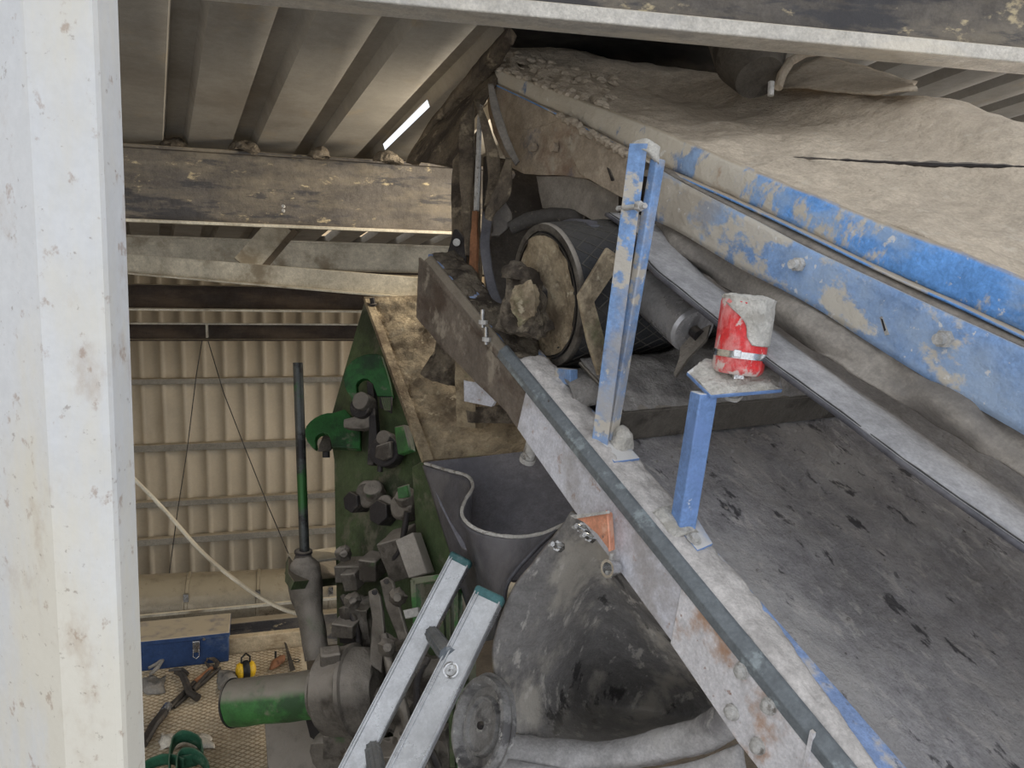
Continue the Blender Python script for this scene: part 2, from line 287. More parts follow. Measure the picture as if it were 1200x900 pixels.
m_darkin = M('dark_chute_rubber', H(84, 80, 76), [(H(118, 110, 98), 70, .60, .70), (H(58, 54, 52), 4, .5, .68)], rough=.85, bump=.3)
m_lip = M('pale_dusty_rubber_lip', H(196, 193, 192), [(H(120, 118, 120), 6, .52, .70, (.5, .5, 1), .8), (H(206, 203, 200), 14, .54, .68)], rough=.7, bump=.3)
m_hook = M('dark_green_hook', H(40, 92, 44), [(H(30, 54, 32), 7, .46, .62), (H(110, 106, 92), 12, .60, .68, (1, 1, 1), .6)], rough=.5, bump=.15)
m_bluetop = M('scuffed_blue_flange', H(134, 156, 196), [(H(186, 182, 180), 14, .50, .60), (H(110, 116, 130), 30, .58, .66)], rough=.7, bump=.4)
m_ring = M('dusty_flange', H(150, 148, 146), [(H(102, 100, 100), 14, .5, .62), (H(192, 190, 186), 30, .58, .7)], rough=.8, bump=.4)
# ================================================================== SETTING
RN = nrm(np.cross(Hv, Rv)); RN = RN if RN[2] > 0 else -RN
RP = W(285.6, 170, 3.3)
def roof_ab(u, v):
    p = ON((RP, RN), u, v) - RP; g = np.dot(Hv, Rv); a_, b_ = np.dot(p, Hv), np.dot(p, Rv)
    return (a_ - g * b_) / (1 - g * g), (b_ - g * a_) / (1 - g * g)
pitch = -roof_ab(205, 170)[0]
ROOF = Matrix([[Hv[i], np.cross(RN, Hv)[i], RN[i]] for i in range(3)]).to_4x4()
def roof_sheet():
    mb = MB(); b0, b1 = -2.3, 7.2
    h0 = roof_ab(452, 176)[1]; h1 = roof_ab(487, 124)[1]; lo, hi = sorted((h0, h1))
    g0, g1 = sorted((roof_ab(440, 285)[1], roof_ab(440, 274)[1]))
    segs = [b0, lo, hi, g0, g1, b1]
    am = int(round(roof_ab(440, 280)[0] / pitch))
    P = lambda a, b, z: RP + Hv * a + Rv * b + RN * z
    for k in range(-9, 20):
        a = k * pitch; w, t, d = .052, .036, .05
        prof = [(a - w, 0), (a - t, d), (a + t, d), (a + w, 0), (a + pitch - w, 0)]
        for i in range(4):
            for j in range(5):
                (x0, z0), (x1, z1) = prof[i], prof[i + 1]
                if k == 2 and j == 1 and i == 2: x1, z1 = x0 + (x1 - x0) * .45, z0 + (z1 - z0) * .45      # torn slot that lets the daylight in
                if j == 3 and i == 1 and am - 1 <= k <= am + 3: continue      # open rib ends far back
                mb.add([P(x0, segs[j], z0), P(x1, segs[j], z1), P(x1, segs[j + 1], z1), P(x0, segs[j + 1], z0)], [(0, 1, 2, 3)])
    return mb
struct(roof_sheet().build('ceiling', m_sheet, thick=.002, offset=0, frame=ROOF, base=RP))
# back wall of ribbed sheet, with its girts
WP = W(168, 500, 7.5); Hh = nrm(Hv)
wr = MB(); cov = .0
def wall_a(u): # position along the wall under a sight line
    n = nrm(np.cross(Hh, Zv)); return np.dot(ON((WP, n), u, 500) - WP, Hh)
wpitch = (wall_a(400.5) - wall_a(170)) / 10.0
nW = nrm(np.cross(Hh, Zv)); nW = -nW if np.dot(nW, WP - CAM) > 0 else nW     # towards the camera
for k in range(-12, 34):
    a = wall_a(170) + k * wpitch
    prof = [(a - .030, 0), (a - .018, .035), (a + .018, .035), (a + .030, 0), (a + wpitch - .030, 0)]
    for i in range(4):
        (x0, z0), (x1, z1) = prof[i], prof[i + 1]
        b = WP + Hh * x0 + nW * z0; c = WP + Hh * x1 + nW * z1
        wr.add([b - Zv * 3.2, c - Zv * 3.2, c + Zv * 2.3, b + Zv * 2.3], [(0, 1, 2, 3)])
wall = struct(wr.build('wall_back', m_wall, thick=.002, offset=0, frame=HALL, base=WP))
for (u0, v0, hgt) in ((168, 447, .055), (168, 525, .07), (168, 591, .06), (168, 635, .07)):
    p = WP + Hh * wall_a(168) + nW * .075; z = None
    d = ray(u0, v0); nn = nW; t = np.dot(p - CAM, nn) / np.dot(d, nn); p = CAM + d * t
    MB().box(p + Hh * 3, Hh * 11, nW * .07, Zv * hgt).build('girt', m_girt, wall, bevel=.004)
g = struct(MB().box((0.5, 4.0, -1.95), (16, 0, 0), (0, 14, 0), (0, 0, .1)).build('floor', m_ground))
lw = MB()
pL = W(168, 500, 7.5) - Hh * 2.6
for k in range(-2, 36):
    q = pL + nW * (k * .25)
    n2 = -Hh; pr = [(0, 0), (.05, .03), (.09, .03), (.14, 0), (.25, 0)]
    for i in range(4):
        (x0, z0), (x1, z1) = pr[i], pr[i + 1]; b = q + nW * x0 + Hh * z0; c = q + nW * x1 + Hh * z1
        lw.add([b - Zv * 3.2, c - Zv * 3.2, c + Zv * 2.6, b + Zv * 2.6], [(0, 1, 2, 3)])
struct(lw.build('wall_left', m_wall, thick=.002, offset=0))
# ---- steel work
def ibeam(p0, d, Lh, up, side, w, h, tf=.012, tw=.008):   # p0: middle of the lower flange's underside
    mb = MB(); c = p0 + d * Lh / 2
    mb.box(c + up * tf / 2, d * Lh, side * w, up * tf); mb.box(c + up * (h - tf / 2), d * Lh, side * w, up * tf)
    return mb, (c, d, Lh, up, side, w, h, tf, tw)
def add_ibeam(name, label, p0, d, Lh, w, h, mw_, mf_, tf=.014, tw=.01, group=None, side=None, up=Zv):
    side = nrm(np.cross(d, up)) if side is None else side; upv = np.cross(side, d); upv = upv if upv[2] > 0 else -upv
    t = thing(name, label, 'beam', p0 + d * Lh / 2, HALL, group); c = p0 + d * Lh / 2
    MB().box(c + upv * tf / 2, d * Lh, side * w, upv * tf).build('bottom_flange', mf_, t, bevel=.003)
    MB().box(c + upv * (h - tf / 2), d * Lh, side * w, upv * tf).build('top_flange', mw_, t, bevel=.003)
    MB().box(c + upv * h / 2, d * Lh, side * tw, upv * (h - 2 * tf)).build('web', mw_, t)
    return t, c, upv, side
# roof beam under the sheet ends
pb = W(150, 262, 3.2)
t, c, u_, s_ = add_ibeam('roof_beam', 'dark flaking roof beam with pale dust patches right under the ribbed sheet ends', pb - Hv * 1.0, Hv, 2.75, .10, .318, m_beamdark, m_cream)
for k in range(2):
    q = W(333, 241 + 5 * k, 3.13); MB().hexa(q, -ray(600, 450), .007, .012).build('bolt', m_bolt, t)
for (u, v, r_) in ((206, 168, .045), (288, 168, .05), (376, 174, .04), (456, 178, .05)):
    MB().lathe(W(u, v, 3.24), Zv, [(-.03, r_ * 1.3), (-.005, r_ * 1.1), (.008, r_ * .6), (.014, .004)], 12).build('dust_heap', m_dustdark, t, rough=(.014, 22), cut=.015)
# nearest beam across the top of the picture
d0 = nrm(W(1200, 72, 1.62) - W(300, 6, 1.40)); p0 = W(300, 6, 1.40)
t, c, u_, s_ = add_ibeam('roof_beam', 'pale grey overhead beam crossing the very top of the view above the hood', p0 - d0 * 1.0, d0, 3.4, .085, .20, m_beamdark, m_beamgrey, tf=.03)
# beams farther back
pb2 = W(150, 318, 4.35)
t2, *_ = add_ibeam('tie_beam', 'dark grey tie beam partly lit behind the slanting brace', pb2 - Hv, Hv, 4.2, .10, .19, m_cream, m_brown)
for k, (v0, D, hh, lab) in enumerate(((366, 5.0, .17, 'upper of the two dark brown beams above the ribbed back wall'), (402, 5.6, .13, 'lower of the two dark brown beams just above the ribbed back wall'))):
    q = W(150, v0, D)
    tb, cc, uu, ss = add_ibeam('dark_beam', lab, q - Hv, Hv, 4.2, .08, hh, m_brown, m_cream if k == 0 else m_brown)
    MB().box(W(150, v0 - (0 if k == 0 else 20), D - .1) + Hv * 1.4, Hv * 4.2, nW * .02, Zv * .012).build('flange_edge', m_cream, tb)
    if k: MB().box(W(243, 389, 5.5), Hv * .012, nW * .06, Zv * .10).build('stiffener', m_cream, tb)
# slanting brace in front of them
b0, b1 = W(120, 306, 3.7), W(500, 338, 3.35); dd = nrm(b1 - b0); upb = nrm(Zv - dd * np.dot(Zv, dd)); sd = np.cross(dd, upb)
t = thing('slanting_brace', 'long pale angle brace slanting down to the right under the roof beam', 'brace', (b0 + b1) / 2)
MB().box((b0 + b1) / 2, dd * 1.75, sd * .008, upb * .092).build('face_leg', m_cream, t, bevel=.002)
MB().box((b0 + b1) / 2 - upb * .047, dd * 1.75, sd * .07, upb * .008).build('lower_leg', m_cream, t)
b0, b1 = W(286, 312, 3.75), W(330, 262, 3.95); dd = nrm(b1 - b0); sd = nrm(np.cross(dd, ray(300, 280))); 
t = thing('short_strut', 'short cream strut rising from the slanting brace to the roof beam', 'brace', b0)
MB().box((b0 + b1) / 2, (b1 - b0), sd * .12, np.cross(dd, sd) * .01).build('face_leg', m_cream, t)
MB().box((b0 + b1) / 2 - sd * .075 + nrm(ray(300, 280)) * .04, (b1 - b0), sd * .03, np.cross(dd, sd) * .08).build('rear_leg', m_brown, t)
# white column in the left foreground
pts = []
for (u, D) in ((-95, .66), (-60, .60), (52, .535), (128, .535), (154, .575), (154, .66), (-95, .74)): 
    q = W(u, 450, D); pts.append(np.array([q[0], q[1], -1.9]))
tag(MB().prism(pts, (0, 0, 4.3)).build('steel_column', m_white, bevel=.006, base=pts[2], smooth=None), 'white painted steel column with folded faces and rust speckles filling the left edge', 'column')

# ================================================================== GANTRY FLOOR AND TOOLS
fz = 0.0
def FL(u, v, z=0.0): d = ray(u, v); return CAM + d * ((z - CAM[2]) / d[2])
ga = FL(272, 767); gb = FL(352, 758); gx = nrm((gb - ga) * [1, 1, 0]); gy = np.cross(Zv, gx)
GAN = Matrix([[gx[i], gy[i], Zv[i]] for i in range(3)]).to_4x4()
gc = FL(352, 762)
def G(a, b, z=0): return gc + gx * a + gy * b + Zv * z          # a: left is minus, b: towards camera is minus
pf = struct(MB().prism([G(-1.6, .03, -.012), G(.02, .03, -.012), G(.02, -.62, -.012), G(-.02, -1.5, -.012), G(-1.6, -1.5, -.012)], Zv * .012).build('platform_floor', m_floor, frame=GAN, base=gc))
tr = MB()
for sgn, hz in ((1, .0016), (-1, .0014)):
    da = np.array([math.cos(.62), sgn * math.sin(.62)])
    for k in range(-70, 130):
        o_ = np.array([-1.6 + k * .032, -1.5 if sgn > 0 else .03])
        a0, b0_ = o_; tt = []
        for lim, ax in ((-1.6, 0), (0.0, 0), (-1.5, 1), (.03, 1)):
            tv = (lim - o_[ax]) / da[ax]; q = o_ + da * tv
            if -1.601 <= q[0] <= .001 and -1.501 <= q[1] <= .031: tt.append(tv)
        if len(tt) < 2 or max(tt) - min(tt) < .02: continue
        q0, q1 = o_ + da * min(tt), o_ + da * max(tt); pw = np.array([-da[1], da[0]]) * .0016
        tr.prism([G(*(q0 - pw)), G(*(q1 - pw)), G(*(q1 + pw)), G(*(q0 + pw))], Zv * hz)
o = tr.build('tread_pattern', m_tread, pf, smooth=None); o['kind'] = 'stuff'
tag(MB().box(G(-.145, .06, .03), gx * .36, gy * .035, Zv * .075).build('kick_board', m_wood, bevel=.003), 'pale plank standing on edge behind the tools at the platform edge', 'plank')
tag(MB().box(G(-.55, .22, -.02), gx * 2.4, gy * .05, Zv * .16).build('edge_beam', m_beamdark, bevel=.004), 'dark grey steel edge beam between the plank and the duct', 'beam')
tag(MB().box(G(-.45, .30, .085), gx * 2.4, gy * .012, Zv * .012).build('edge_rail', m_cream), 'thin cream rail along the top of the dark edge beam', 'rail')
# toolbox
t = thing('toolbox', 'closed dark blue steel toolbox with dusty lid and a latch', 'toolbox', G(-.52, -.1, 0), GAN)
tq0 = FL(268, 776); tx0 = np.dot(tq0 - gc, gx); ty0 = np.dot(tq0 - gc, gy)
B = lambda a, b, z: G(tx0 + a, ty0 + b, z)
MB().box(B(-.30, .09, .06), gx * .60, gy * .17, Zv * .12).build('box_body', m_toolbox, t, bevel=.004)
MB().box(B(-.30, .09, .124), gx * .61, gy * .18, Zv * .022).build('lid', m_toolbox, t, bevel=.004)
lt = MB().box(B(-.125, -.002, .088), gx * .028, gy * .008, Zv * .05).build('latch', m_chrome, t, bevel=.002)
MB().tube([B(-.135, -.008, .075), B(-.137, -.012, .05), B(-.125, -.012, .04), B(-.113, -.012, .05), B(-.115, -.008, .075)], .0022, 8).build('ring', m_chrome, lt)
MB().cyl(B(-.095, -.004, .118), B(-.095, .002, .118), .006).build('rivet', m_chrome, t)
# claw bar, hammer, crowbar, file
t = thing('claw_hammer', 'dark claw hammer with double ended head lying across the crowbars', 'hammer', FL(232, 800))
MB().tube([FL(205, 788, .02), FL(213, 790, .024), FL(218, 800, .026), FL(222, 812, .026), FL(232, 818, .022)], [.007, .012, .014, .013, .015], 10).build('head', m_iron, t)
MB().tube([FL(198, 786, .02), FL(204, 785, .024), FL(214, 785, .024), FL(219, 790, .024)], [.005, .007, .009, .01], 8).build('claw', m_iron, t)
MB().tube([FL(226, 809, .02), FL(250, 781, .012)], [.009, .007], 8).build('handle', m_iron, t)
t = thing('crowbar', 'crowbar with a rust orange shank and hooked end beside the toolbox', 'crowbar', FL(240, 790))
MB().tube([FL(240, 776, .02), FL(246, 782, .015), FL(253, 783, .012), FL(255, 777, .016), FL(250, 772, .02), FL(243, 771, .024), FL(242, 775, .02)], [.003, .008, .009, .009, .009, .008, .003], 8).build('hook', m_iron, t)
MB().tube([FL(248, 783, .014), FL(228, 800, .012)], [.009, .011], 10).build('shank', m_rust, t)
MB().tube([FL(229, 799, .012), FL(196, 832, .012)], [.010, .012], 10).build('bar', m_iron, t)
tag(MB().tube([FL(258, 783, .01), FL(238, 800, .01), FL(204, 829, .01)], [.006, .009, .006], 8).build('pry_bar', m_iron), 'straight slim steel pry bar lying alongside the crowbar', 'pry bar')
t = thing('pick_tool', 'dark wooden handled tool running off behind the white column', 'tool', FL(190, 840))
MB().tube([FL(195, 829, .02), FL(190, 838, .022), FL(180, 850, .022), FL(168, 872, .02)], [.010, .018, .017, .015], 10).build('handle', m_iron, t)
MB().tube([FL(197, 827, .02), FL(192, 835, .021)], [.016, .019], 10).build('collar', m_chrome, t)
# ear muffs
t = thing('ear_muffs', 'yellow and black ear muffs lying by the grey rag', 'ear muffs', FL(288, 790))
e1 = FL(283, 786, .035); e2 = FL(293, 784, .035); ax = nrm(e2 - e1)
for e, sg in ((e1, -1), (e2, 1)):
    MB().lathe(e + ax * sg * -.006, ax * sg, [(0, .030), (.012, .034), (.022, .028), (.028, .014), (.029, 0)], 20).build('ear_cup', m_yellow, t)
MB().lathe(e1 - ax * -.004, ax, [(0, .034), (.008, .038), (.020, .038), (.026, .034)], 20).build('cushion', m_black, t)
MB().tube([e1 + Zv * .03, e1 + Zv * .045 + gy * .02, (e1 + e2) / 2 + Zv * .045 + gy * .05, e2 + Zv * .045 + gy * .02, e2 + Zv * .03], .004, 8).build('headband', m_black, t)
def rag(name, label, cat, cu, cv, ru, rv, h, m, seed, amp=.012, n=14):
    random.seed(seed); rows = []
    for j in range(5):
        row = []
        for i in range(6):
            a, b = i / 5 - .5, j / 4 - .5; e = max(0, 1 - (2 * abs(a)) ** 2.5) * max(0, 1 - (2 * abs(b)) ** 2.5)
            row.append(FL(cu + a * ru * 2 * random.uniform(.8, 1.15), cv + b * rv * 2 * random.uniform(.8, 1.15), .006 + e * h * random.uniform(.5, 1.3)))
        rows.append(row)
    return tag(MB().patch(rows, n * 2, n).build(name, m, thick=.003, rough=(amp * .5, 25), base=FL(cu, cv)), label, cat)
rag('rag', 'crumpled grey rag between the pry bar and the ear muffs', 'rag', 268, 797, 13, 11, .05, m_cloth, 3)
rag('glove', 'pale work glove lying flat beside the toolbox at the column', 'glove', 180, 802, 13, 10, .02, m_cloth, 4)
rag('plastic_bag', 'crumpled clear plastic bag behind the green webbing', 'bag', 218, 868, 30, 9, .03, m_plastic, 9, .02)
t = thing('pliers', 'grey pliers lying next to the left end of the toolbox', 'pliers', FL(182, 785))
MB().tube([FL(176, 790, .03), FL(184, 783, .035), FL(192, 772, .04)], [.006, .009, .006], 8).build('handle', m_cloth, t)
MB().tube([FL(174, 783, .03), FL(184, 778, .035), FL(194, 770, .04)], [.006, .008, .008], 8).build('jaw', m_cloth, t)
t = thing('air_nozzle', 'small brass coloured nozzle tool right of the ear muffs', 'tool', FL(324, 778))
MB().tube([FL(317, 784, .02), FL(322, 778, .025), FL(330, 772, .022), FL(333, 769, .02)], [.006, .018, .017, .006], 12).build('body', m_rust, t)
MB().tube([FL(323, 776, .03), FL(323, 764, .04)], .005, 8).build('lever', m_black, t); MB().tube([FL(325, 773, .03), FL(329, 768, .035)], .004, 8).build('inlet', m_black, t)
tag(MB().prism([FL(333, 752, .02), FL(336, 756, .012), FL(346, 785, .008), FL(340, 787, .008)], Zv * .005).build('file_blade', m_iron), 'flat pointed steel file leaning against the plank', 'file')
tag(MB().tube([FL(347 + 4 * math.cos(a), 774 + 1.7 * math.sin(a), .006) for a in np.linspace(0, 2 * PI, 17)], .002, 6, cap=False).build('steel_ring', m_iron), 'thin dark ring lying right of the flat file', 'ring')
t = thing('webbing_harness', 'dark green coiled webbing strap in the bottom left corner', 'strap', FL(214, 885))
def ribbon(px, w, m, name, par):
    mb = MB(); P_ = [FL(*p) for p in px]; rows = [[p + Zv * (-w / 2) for p in P_], [p + Zv * (w / 2) for p in P_]]
    return mb.patch(rows, 30, 3).build(name, m, par, thick=.004, rough=(.003, 30))
ribbon([(198, 905, .03), (199, 885, .05), (204, 868, .06), (216, 862, .07), (232, 868, .06), (238, 882, .05), (230, 890, .04), (212, 894, .04)], .045, m_greencloth, 'outer_loop', t)
ribbon([(206, 910, .03), (208, 893, .05), (214, 884, .06), (226, 884, .06), (240, 892, .05), (246, 905, .04)], .05, m_greencloth, 'inner_loop', t)
ribbon([(160, 905, .02), (180, 893, .03), (200, 889, .04), (216, 895, .05)], .04, m_greencloth, 'strap_tail', t)
# duct behind
d0_, d1_ = W(100, 710, 4.7), W(470, 691, 5.3); dx = nrm(d1_ - d0_)
t = thing('air_duct', 'fat round metal duct running level along the foot of the back wall', 'duct', (d0_ + d1_) / 2)
MB().cyl(d0_ - dx * .5, d1_ + dx * 1.0, .178, n=48).build('duct_shell', m_duct, t)
for u in (215, 297, 385):
    q = d0_ + dx * ((u - 100) / 370 * np.linalg.norm(d1_ - d0_) * .97)
    o = MB().lathe(q - dx * .012, dx, [(0, .178), (.004, .184), (.020, .184), (.024, .178)], 48).build('clamp_band', m_duct, t)
    MB().box(q - ray(300, 700) * .185 / 1.05 + Zv * .02, dx * .03, Zv * .05, nW * .02).build('clamp_lug', m_chrome, o)
# cables
t = tag(MB().tube(SP([W(130, 535, 3.0), W(166, 570, 3.0), W(195, 600, 3.02), W(240, 650, 2.95), (W(290, 690, 2.82)), W(330, 713, 2.65), W(362, 722, 2.52)], 40), .0078, 10).build('cable', m_cream), 'thick pale cable sagging from the column to the green machine', 'cable')
for px, lab in ((((237, 398), (230, 440), (219, 530), (208, 600), (198, 675)), 'thin dark wire hanging left of the other in front of the back wall'), (((244, 400), (262, 460), (286, 522), (315, 595), (348, 672)), 'thin dark wire slanting down right in front of the back wall')):
    tag(MB().tube([W(u, v, 6.6) for u, v in px], .0045, 6).build('hanging_wire', m_iron), lab, 'wire')

# ================================================================== CONVEYOR
def lrow(px, s): 
    r = [CP(p[0], p[1], s=(p[2] if len(p) > 2 else s)) for p in px]
    if px[-1][0] > 1240: r.append(r[-1] + (r[-1] - r[-2]) / np.linalg.norm(r[-1] - r[-2]) * .7)     # runs on outside the frame
    return r
# ---- near channel beam
t = thing('channel_beam', 'long pale steel channel beam climbing from the bottom right up to the drum', 'beam', L(.03, -.1, -.08), CONV)
sec1 = [(490, 301), (520, 327), (567, 390), (610, 430), (656, 500), (728, 587), (801, 673), (787, 752), (732, 677), (674, 600), (623, 527), (593, 483), (570, 460), (513, 403), (488, 372)]
dark = [(490, 301), (520, 327), (567, 390), (618, 450), (606, 502), (593, 483), (570, 460), (513, 403), (488, 372)]
rest = [(618, 450), (656, 500), (728, 587), (801, 673), (787, 752), (732, 677), (674, 600), (623, 527), (606, 502)]
MB().prism([CP(*p, s=0) for p in dark], Sv * .008).build('web_end', m_webold, t, bevel=.0015, rough=(.002, 9), cut=.03)
MB().prism([CP(*p, s=0) for p in rest], Sv * .008).build('web', m_web, t, bevel=.0015)
MB().prism([CP(*p, s=-.005) for p in [(800, 678), (868, 759), (980, 903), (1330, 1371), (1240, 1440), (915, 935), (865, 871), (785, 754)]], Sv * .012).build('joint_plate', m_webrust, t, bevel=.002)
MB().prism([CP(*p, s=-.009) for p in [(949, 856), (953, 860), (944, 906), (939, 906)]], Sv * .006).build('rust_weld', m_webrust, t)
MB().lbox(.008, .095, -1.6, .655, -.010, -.001).build('top_flange', m_bluetop, t, bevel=.002)
sp = [(-.007, -.024), (-.007, -.008), (.006, .006), (.013, .006), (.013, 0), (0, -.020)]
MB().prism([L(a, .20, b) for a, b in sp], -Cv * 1.80).build('edge_strip', m_strip, t, bevel=.0015)
MB().prism([L(a, .64, b - .004) for a, b in sp], -Cv * .44).build('edge_strip', m_webold, t, bevel=.002)
def dustlayer(s0, s1, c0, c1, n0, m, name, par, amp=.004, h=.006, cut=.012, fr=22):
    mb = MB(); mb.patch([[L(s, c0 + (c1 - c0) * i / 6, n0 + (h if 0 < j < 4 else 0)) for i in range(7)] for j, s in enumerate(np.linspace(s0, s1, 5))], 10, 8)
    return mb.build(name, m, par, rough=(amp, fr), cut=cut, thick=.004)
mb = MB(); cc_ = (.15, 0, -.2, -.4, -.58, -.72, -.86, -1.04); ww = (.094, .094, .095, .094, .088, .062, .044, .034)
mb.patch([[L(.013 + (w_ - .013) * j / 4, c_, .002 + (.006 if 0 < j < 4 else -.001)) for c_, w_ in zip(cc_, ww)] for j in range(5)], 60, 10)
mb.build('dust_layer', m_flange, t, rough=(.0045, 26), cut=.008, thick=.004)
dustlayer(.013, .10, .655, .15, .000, m_dustdark, 'dust_layer', t, amp=.010)
for (u, v) in ((870, 786), (859, 834), (902, 827), (889, 874)):
    q = CP(u, v, s=-.005); b = MB().lathe(q, -Sv, [(0, .0125), (.004, .0125), (.0042, .010), (.010, .009), (.013, .004)], 14).build('bolt', m_bolt, t, rough=(.0012, 90))
for (u, v) in ((756, 655), (700, 640)):
    pass
MB().cyl(L(.05, .06, -.10), L(.05, .05, -.20), .014).build('drain_stub', m_bolt, t)
MB().lathe(L(.05, .05, -.195), -Nv, [(0, .018), (.012, .018), (.013, .010)], 16).build('stub_collar', m_bolt, t)
# far channel beam, mostly hidden
MB().lbox(1.30, 1.308, -1.6, .66, -.16, 0).build('far_web', m_web, t); MB().lbox(1.22, 1.30, -1.6, .66, -.009, 0).build('far_flange', m_web, t)
# ---- belt
An = nrm(R @ np.array([.9, .14, -.42])); P0 = W(640, 347, 1.66); PR = .158
t = thing('conveyor_belt', 'wide grey rubber belt running over the drum, with a dusty lower run', 'belt', L(.65, -.2, .1), CONV)
edge = [(622, 266), (670, 268), (723, 284), (760, 310), (800, 344), (840, 377), (900, 424), (985, 486), (1067, 548), (1200, 641), (1290, 704)]
e3 = [FR @ (CP(u, v, n=.305) - ORG) for u, v in edge]
PLc = FR @ (P0 - ORG)
e3[0], e3[1], e3[2] = np.array([.215, .27, .300]), np.array([.21, .20, .305]), np.array([.205, .145, .305])
e3.append(e3[-1] + (e3[-1] - e3[-2]) * 4)
rows = [[L(p[0] + d, p[1], p[2] + z) for p in e3] for d, z in ((0, 0), (.09, .002), (.18, -.03), (.30, -.085), (.5, -.085), (.75, -.06), (.95, 0))]
MB().patch(rows, 60, 24).build('carrying_run', m_beltside, t, thick=.007, offset=0)
MB().patch([[L(p[0] - .003, p[1], p[2] + .0035) for p in e3], [L(p[0] - .004, p[1], p[2] - .0045) for p in e3]], 60, 2).build('cut_edge', m_rubber, t, thick=.003)
MB().patch([[L(p[0] + .000, p[1], p[2] + .0042) for p in e3], [L(p[0] + .003, p[1], p[2] + .0046) for p in e3]], 60, 2).build('worn_edge', m_lag, t, thick=.001, rough=(.0015, 30))
pc = (PLc[1], PLc[2])
MB().patch([[L(s, pc[0] + .168 * math.cos(a), pc[1] + .168 * math.sin(a)) for a in np.linspace(PI * .5, -PI * .5, 13)] for s in (PLc[0] + .06, .7, 1.15)], 40, 4).build('head_wrap', m_rubber, t, thick=.008, offset=0)
MB().patch([[L(s, c, -.032) for c in (.30, -.05, -.45, -.95, -1.6)] for s in (.10, .4, .8, 1.22)], 20, 12).build('return_run', m_beltret, t, rough=(.006, 9), cut=.022, thick=.012)
random.seed(5)
mb = MB()
for k in range(60):     # loose crumbs on the lower run
    q = L(random.uniform(.15, 1.1), random.uniform(-.8, -.02), -.024); r_ = random.choice((.002, .0025, .003, .004))
    mb.lathe(q, Nv, [(-r_ * .6, r_ * .5), (0, r_), (r_ * .6, r_ * .6)], 6)
o = mb.build('stone_crumbs', m_dustgrey, rough=(.001, 150), frame=CONV)
tag(o, 'loose stone crumbs scattered over the dusty lower belt', 'crumbs', kind='stuff')
# ---- head drum
An = nrm(R @ np.array([.9, .14, -.42])); P0 = W(640, 347, 1.66); PR = .158
Af = Matrix.Identity(4)
t = thing('head_drum', 'large dusty drum with black patterned lagging and caked round end', 'drum', P0 + An * .4, CONV)
MB().lathe(P0, An, [(0, PR - .006), (.002, PR), (.92, PR), (.922, PR - .006)], 64).build('shell', m_lag, t)
MB().lathe(P0 - An * .004, An, [(.018, PR - .018), (0, PR - .016), (-.002, PR - .009), (0, PR - .001), (.010, PR + .001)], 64, closed=False).build('rim', m_mach, t, thick=.002)
MB().lathe(P0 - An * .006, An, [(.004, PR - .024), (0, PR - .024), (0, PR - .021), (.004, PR - .021)], 64, closed=False).build('rim_groove', m_iron, t, thick=.001)
MB().patch([[P0 + An * (-.004 - .010 * (1 - q) - (.012 if 2 < k % 12 < 6 else 0) * (1 - q)) + (PR - .026) * q * (math.cos(k * PI / 6) * np.cross(An, Zv) / np.linalg.norm(np.cross(An, Zv)) + math.sin(k * PI / 6) * np.cross(nrm(np.cross(An, Zv)), An)) for k in range(13)] for q in (.02, .4, .75, 1)], 48, 16).build('end_dust', m_hopper, t, rough=(.008, 26))
ex = nrm(np.cross(An, Zv)); ey = np.cross(ex, An); lg = MB()
for sg in (1, -1):
    for k in range(26):
        a0 = k * 2 * PI / 26
        path = [P0 + An * (.01 + .9 * j / 26) + (PR + .0004) * (math.cos(a0 + sg * j * .16) * ex + math.sin(a0 + sg * j * .16) * ey) for j in range(27)]
        lg.tube(path, .0016, 4, cap=False)
o = lg.build('lagging_ribs', m_lagrib, t); o['kind'] = 'stuff'
MB().cyl(P0 - An * .05, P0 + An * 1.0, .028).build('shaft', m_machdark, t)
# bearing block, caked
t = thing('bearing_block', 'lumpy bearing housing thickly caked with dust on the beam beside the drum', 'bearing', W(605, 390, 1.62), CONV)
q = W(607, 352, 1.60); ax_ = An
BPl = PL((600, 330, 1.60), (626, 345, 1.575), (612, 390, 1.58))
plate([(598, 320), (606, 311), (618, 313), (623, 326), (627, 345), (628, 372), (619, 391), (598, 389), (586, 379), (592, 350)], BPl, .10).build('housing', m_dustdark, t, rough=(.010, 24), cut=.012)
plate([(601, 333), (622, 330), (627, 350), (626, 372), (604, 380), (599, 360)], PL((600, 330, 1.575), (626, 345, 1.555), (612, 390, 1.56)), .03).build('dust_crust', m_hopper, t, rough=(.012, 30), cut=.008)
MB().prism([W(580, 384, 1.64), W(596, 392, 1.60), W(640, 388, 1.62), W(628, 330, 1.65), W(596, 318, 1.67)], An * .06).build('pedestal', m_dustdark, t, rough=(.008, 20), cut=.014, bevel=.003)
MB().lathe(W(604, 326, 1.62), Zv, [(0, .030), (.02, .026), (.035, .012)], 16).build('grease_cap', m_dustdark, t, rough=(.006, 30), cut=.01)
for (u, v) in ((566, 372), (570, 392)):
    MB().cyl(W(u, v + 12, 1.68), W(u, v - 9, 1.68), .005, n=10).build('anchor_bolt', m_chrome, t)
    MB().hexa(W(u, v + 8, 1.68), Zv, .010, .009).build('nut', m_bolt, t)
